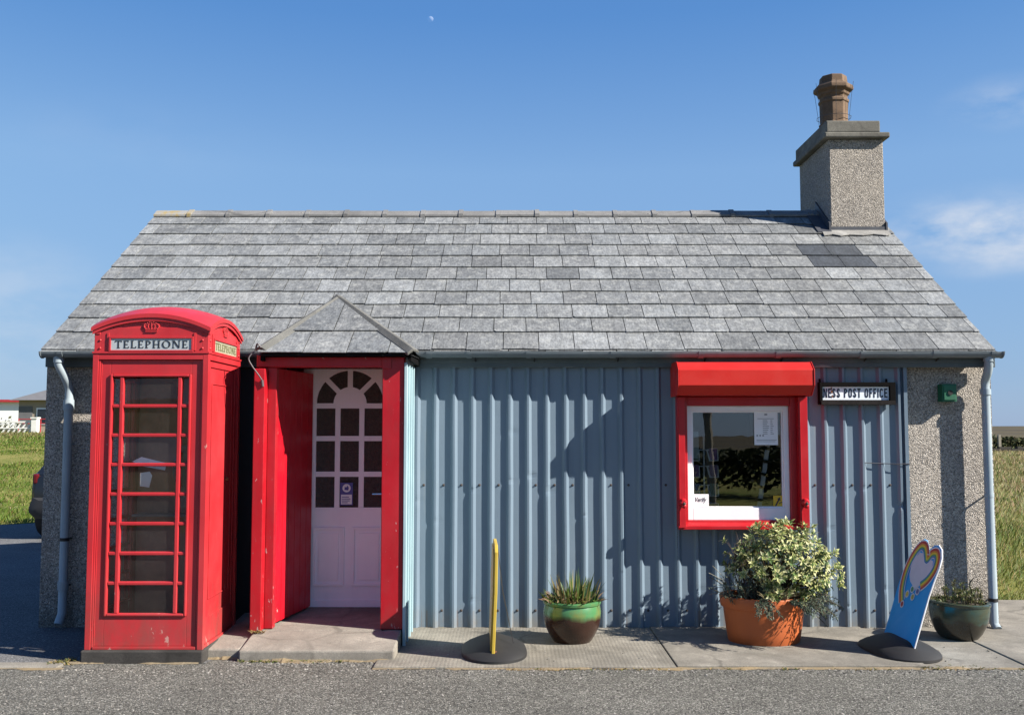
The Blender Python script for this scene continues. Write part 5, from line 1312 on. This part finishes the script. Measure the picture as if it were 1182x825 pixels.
# ------------------------------------------------------------------ behind the camera (seen mirrored in the panes)
mb = MB(); mb.tube([(5.2, -9, -.1), (4.85, -9, 7.5)], [.11, .085], 12)
up = empty('utility_pole', (5.2, -9, 0), 'tall wooden utility pole mirrored in the shop window', 'pole'); mb.build('shaft', M['postwood'], up)
mb = MB(); mb.box(4.27, -9.1, 7.0, 5.47, -8.98, 7.12); mb.build('crossarm', M['postwood'], up)
mb = MB(); r = random.Random(70)
def hb2(r):
    x = r.uniform(-6, 26); y = -12 + r.gauss(0, .8); h = .95 + .7 * (.5 + .5 * noise.noise((x * .25, 0, 8))); return Vector((x, y, h * math.sqrt(r.random()) + .1))
clumps(mb, 20000, hb2, .11, [(.02, .03, .014), (.03, .042, .018), (.045, .05, .022)], r)
tag(mb.build('hedge', M['hedge'], loc=(10, -12, 0), normals=False), 'dark hedge across the road mirrored in the shop window', 'hedge')

# ------------------------------------------------------------------ moon
m = Mat('pale moon'); df = m.n('BsdfDiffuse'); df.inputs[0].default_value = (.10, .10, .10, 1); tr = m.n('BsdfTransparent'); ad = m.n('AddShader'); gm = m.n('NewGeometry'); mm = m.n('MixShader'); tr2 = m.n('BsdfTransparent')
m.link(df.outputs[0], ad.inputs[0]); m.link(tr.outputs[0], ad.inputs[1]); m.link(gm.outputs['Backfacing'], mm.inputs[0]); m.link(ad.outputs[0], mm.inputs[1]); m.link(tr2.outputs[0], mm.inputs[2]); m.link(mm.outputs[0], m.out.inputs['Surface'])
def at(u, v, Y):
    a = (u - 591) / 1150; b = (412.5 - v) / 1150; d = math.cos(TH) - b * math.sin(TH)
    return Vector((a * Y / d, Y, EYE + Y * (math.sin(TH) + b * math.cos(TH)) / d))
mb = MB(); mp = at(497, 22.5, 2400); mb.ball(mp, 7.0, 16)
tag(mb.build('moon', m.m, loc=tuple(mp), smooth=180), 'tiny pale half moon high in the blue sky', 'moon')

# ------------------------------------------------------------------ world, sun, camera
w = bpy.data.worlds.new('World'); sc.world = w; w.use_nodes = True; nt = w.node_tree; nt.nodes.clear()
N = nt.nodes.new; L = nt.links.new
sky = N('ShaderNodeTexSky'); sky.sky_type = 'NISHITA'; sky.sun_disc = False; sky.sun_elevation = SUN_EL; sky.sun_rotation = math.radians(111)
sky.air_density = 1.0; sky.dust_density = .25; sky.ozone_density = 3.0; sky.altitude = 0
tc = N('ShaderNodeTexCoord')
def wmath(op, a, b=0):
    x = N('ShaderNodeMath'); x.operation = op
    for s_, v_ in ((x.inputs[0], a), (x.inputs[1], b)):
        if hasattr(v_, 'node'): L(v_, s_)
        else: s_.default_value = v_
    return x.outputs[0]
def blob(u, v, rx, rz):
    d = (at(u, v, 1) - Vector((0, 0, EYE))).normalized()
    mpg = N('ShaderNodeMapping'); mpg.vector_type = 'POINT'; mpg.inputs['Location'].default_value = (-d.x / rx, -d.y / rx, -d.z / rz); mpg.inputs['Scale'].default_value = (1 / rx, 1 / rx, 1 / rz)
    L(tc.outputs['Generated'], mpg.inputs['Vector']); ln_ = N('ShaderNodeVectorMath'); ln_.operation = 'LENGTH'; L(mpg.outputs[0], ln_.inputs[0])
    mr = N('ShaderNodeMapRange'); mr.interpolation_type = 'SMOOTHSTEP'; mr.inputs['From Min'].default_value = 1; mr.inputs['From Max'].default_value = .0; L(ln_.outputs['Value'], mr.inputs['Value']); return mr.outputs[0]
nz = N('ShaderNodeTexNoise'); mpn = N('ShaderNodeMapping'); mpn.inputs['Scale'].default_value = (9, 9, 20); L(tc.outputs['Generated'], mpn.inputs['Vector']); L(mpn.outputs[0], nz.inputs['Vector']); nz.inputs['Scale'].default_value = 1.3; nz.inputs['Detail'].default_value = 7; nz.inputs['Roughness'].default_value = .55
acc = None
for (u, v, rx, rz, k) in ((1130, 268, .13, .05, .75), (1180, 275, .09, .05, .6), (1165, 118, .07, .03, .5), (1090, 260, .07, .03, .4), (20, 330, .12, .06, .28), (-40, 390, .2, .06, .3), (140, 160, .2, .05, .05)):
    b_ = wmath('MULTIPLY', blob(u, v, rx, rz), k); acc = b_ if acc is None else wmath('ADD', acc, b_)
ramp = N('ShaderNodeValToRGB'); ramp.color_ramp.elements[0].position = .36; ramp.color_ramp.elements[1].position = .66; L(nz.outputs['Fac'], ramp.inputs['Fac'])
cf = wmath('MULTIPLY', acc, ramp.outputs['Color']); cf = wmath('MINIMUM', cf, .85)
spc = N('ShaderNodeSeparateColor'); L(sky.outputs[0], spc.inputs[0]); cbc = N('ShaderNodeCombineColor')
for i_, (k_, g_) in enumerate(((.92, .54), (1.42, .45), (2.75, .24))): L(wmath('MULTIPLY', wmath('POWER', wmath('MAXIMUM', spc.outputs[i_], .02), g_), k_), cbc.inputs[i_])
sz = N('ShaderNodeSeparateXYZ'); L(tc.outputs['Generated'], sz.inputs[0]); er = N('ShaderNodeValToRGB'); L(sz.outputs[2], er.inputs['Fac'])
el_ = er.color_ramp.elements
for p_, c_ in ((.0, (.80, .82, .90)), (.055, (.82, .84, .92)), (.16, (.93, .93, .97)), (.25, (1, 1, 1)), (.39, (.57, .77, .91)), (1.0, (.30, .48, .70))):
    e_ = el_[0] if p_ == 0 else el_[len(el_) - 1] if p_ == 1 else el_.new(p_)
    e_.color = (*c_, 1)
gm_ = N('ShaderNodeMix'); gm_.data_type = 'RGBA'; gm_.blend_type = 'MULTIPLY'; gm_.inputs[0].default_value = 1; L(cbc.outputs[0], gm_.inputs[6]); L(er.outputs['Color'], gm_.inputs[7])
graded = gm_.outputs[2]
mx = N('ShaderNodeMix'); mx.data_type = 'RGBA'; L(cf, mx.inputs[0]); L(graded, mx.inputs[6]); mx.inputs[7].default_value = (3.7, 4.0, 4.5, 1)
bgn = N('ShaderNodeBackground'); bgn.inputs['Strength'].default_value = .071; L(mx.outputs[2], bgn.inputs['Color'])
ow = N('ShaderNodeOutputWorld'); L(bgn.outputs[0], ow.inputs['Surface'])
sl = bpy.data.lights.new('sun', 'SUN'); sl.energy = 5.0; sl.angle = math.radians(.5); sl.color = (1, .93, .82)
so = bpy.data.objects.new('sun', sl); COL.objects.link(so); so.rotation_euler = (-SUN).to_track_quat('-Z', 'Y').to_euler(); so.location = (20, -10, 20)
cam = bpy.data.cameras.new('camera'); cam.sensor_width = 36; cam.lens = 36 * 1150 / 1182; cam.clip_start = .1; cam.clip_end = 6000
co = bpy.data.objects.new('camera', cam); COL.objects.link(co); co.location = (0, 0, EYE); co.rotation_euler = (math.pi / 2 + TH, 0, 0)
sc.camera = co
sc.view_settings.view_transform = 'Standard'; sc.view_settings.look = 'None'; sc.view_settings.gamma = 1; sc.view_settings.exposure = 1.4; sc.view_settings.use_curve_mapping = False
sc.cycles.max_bounces = 8; sc.cycles.transparent_max_bounces = 12
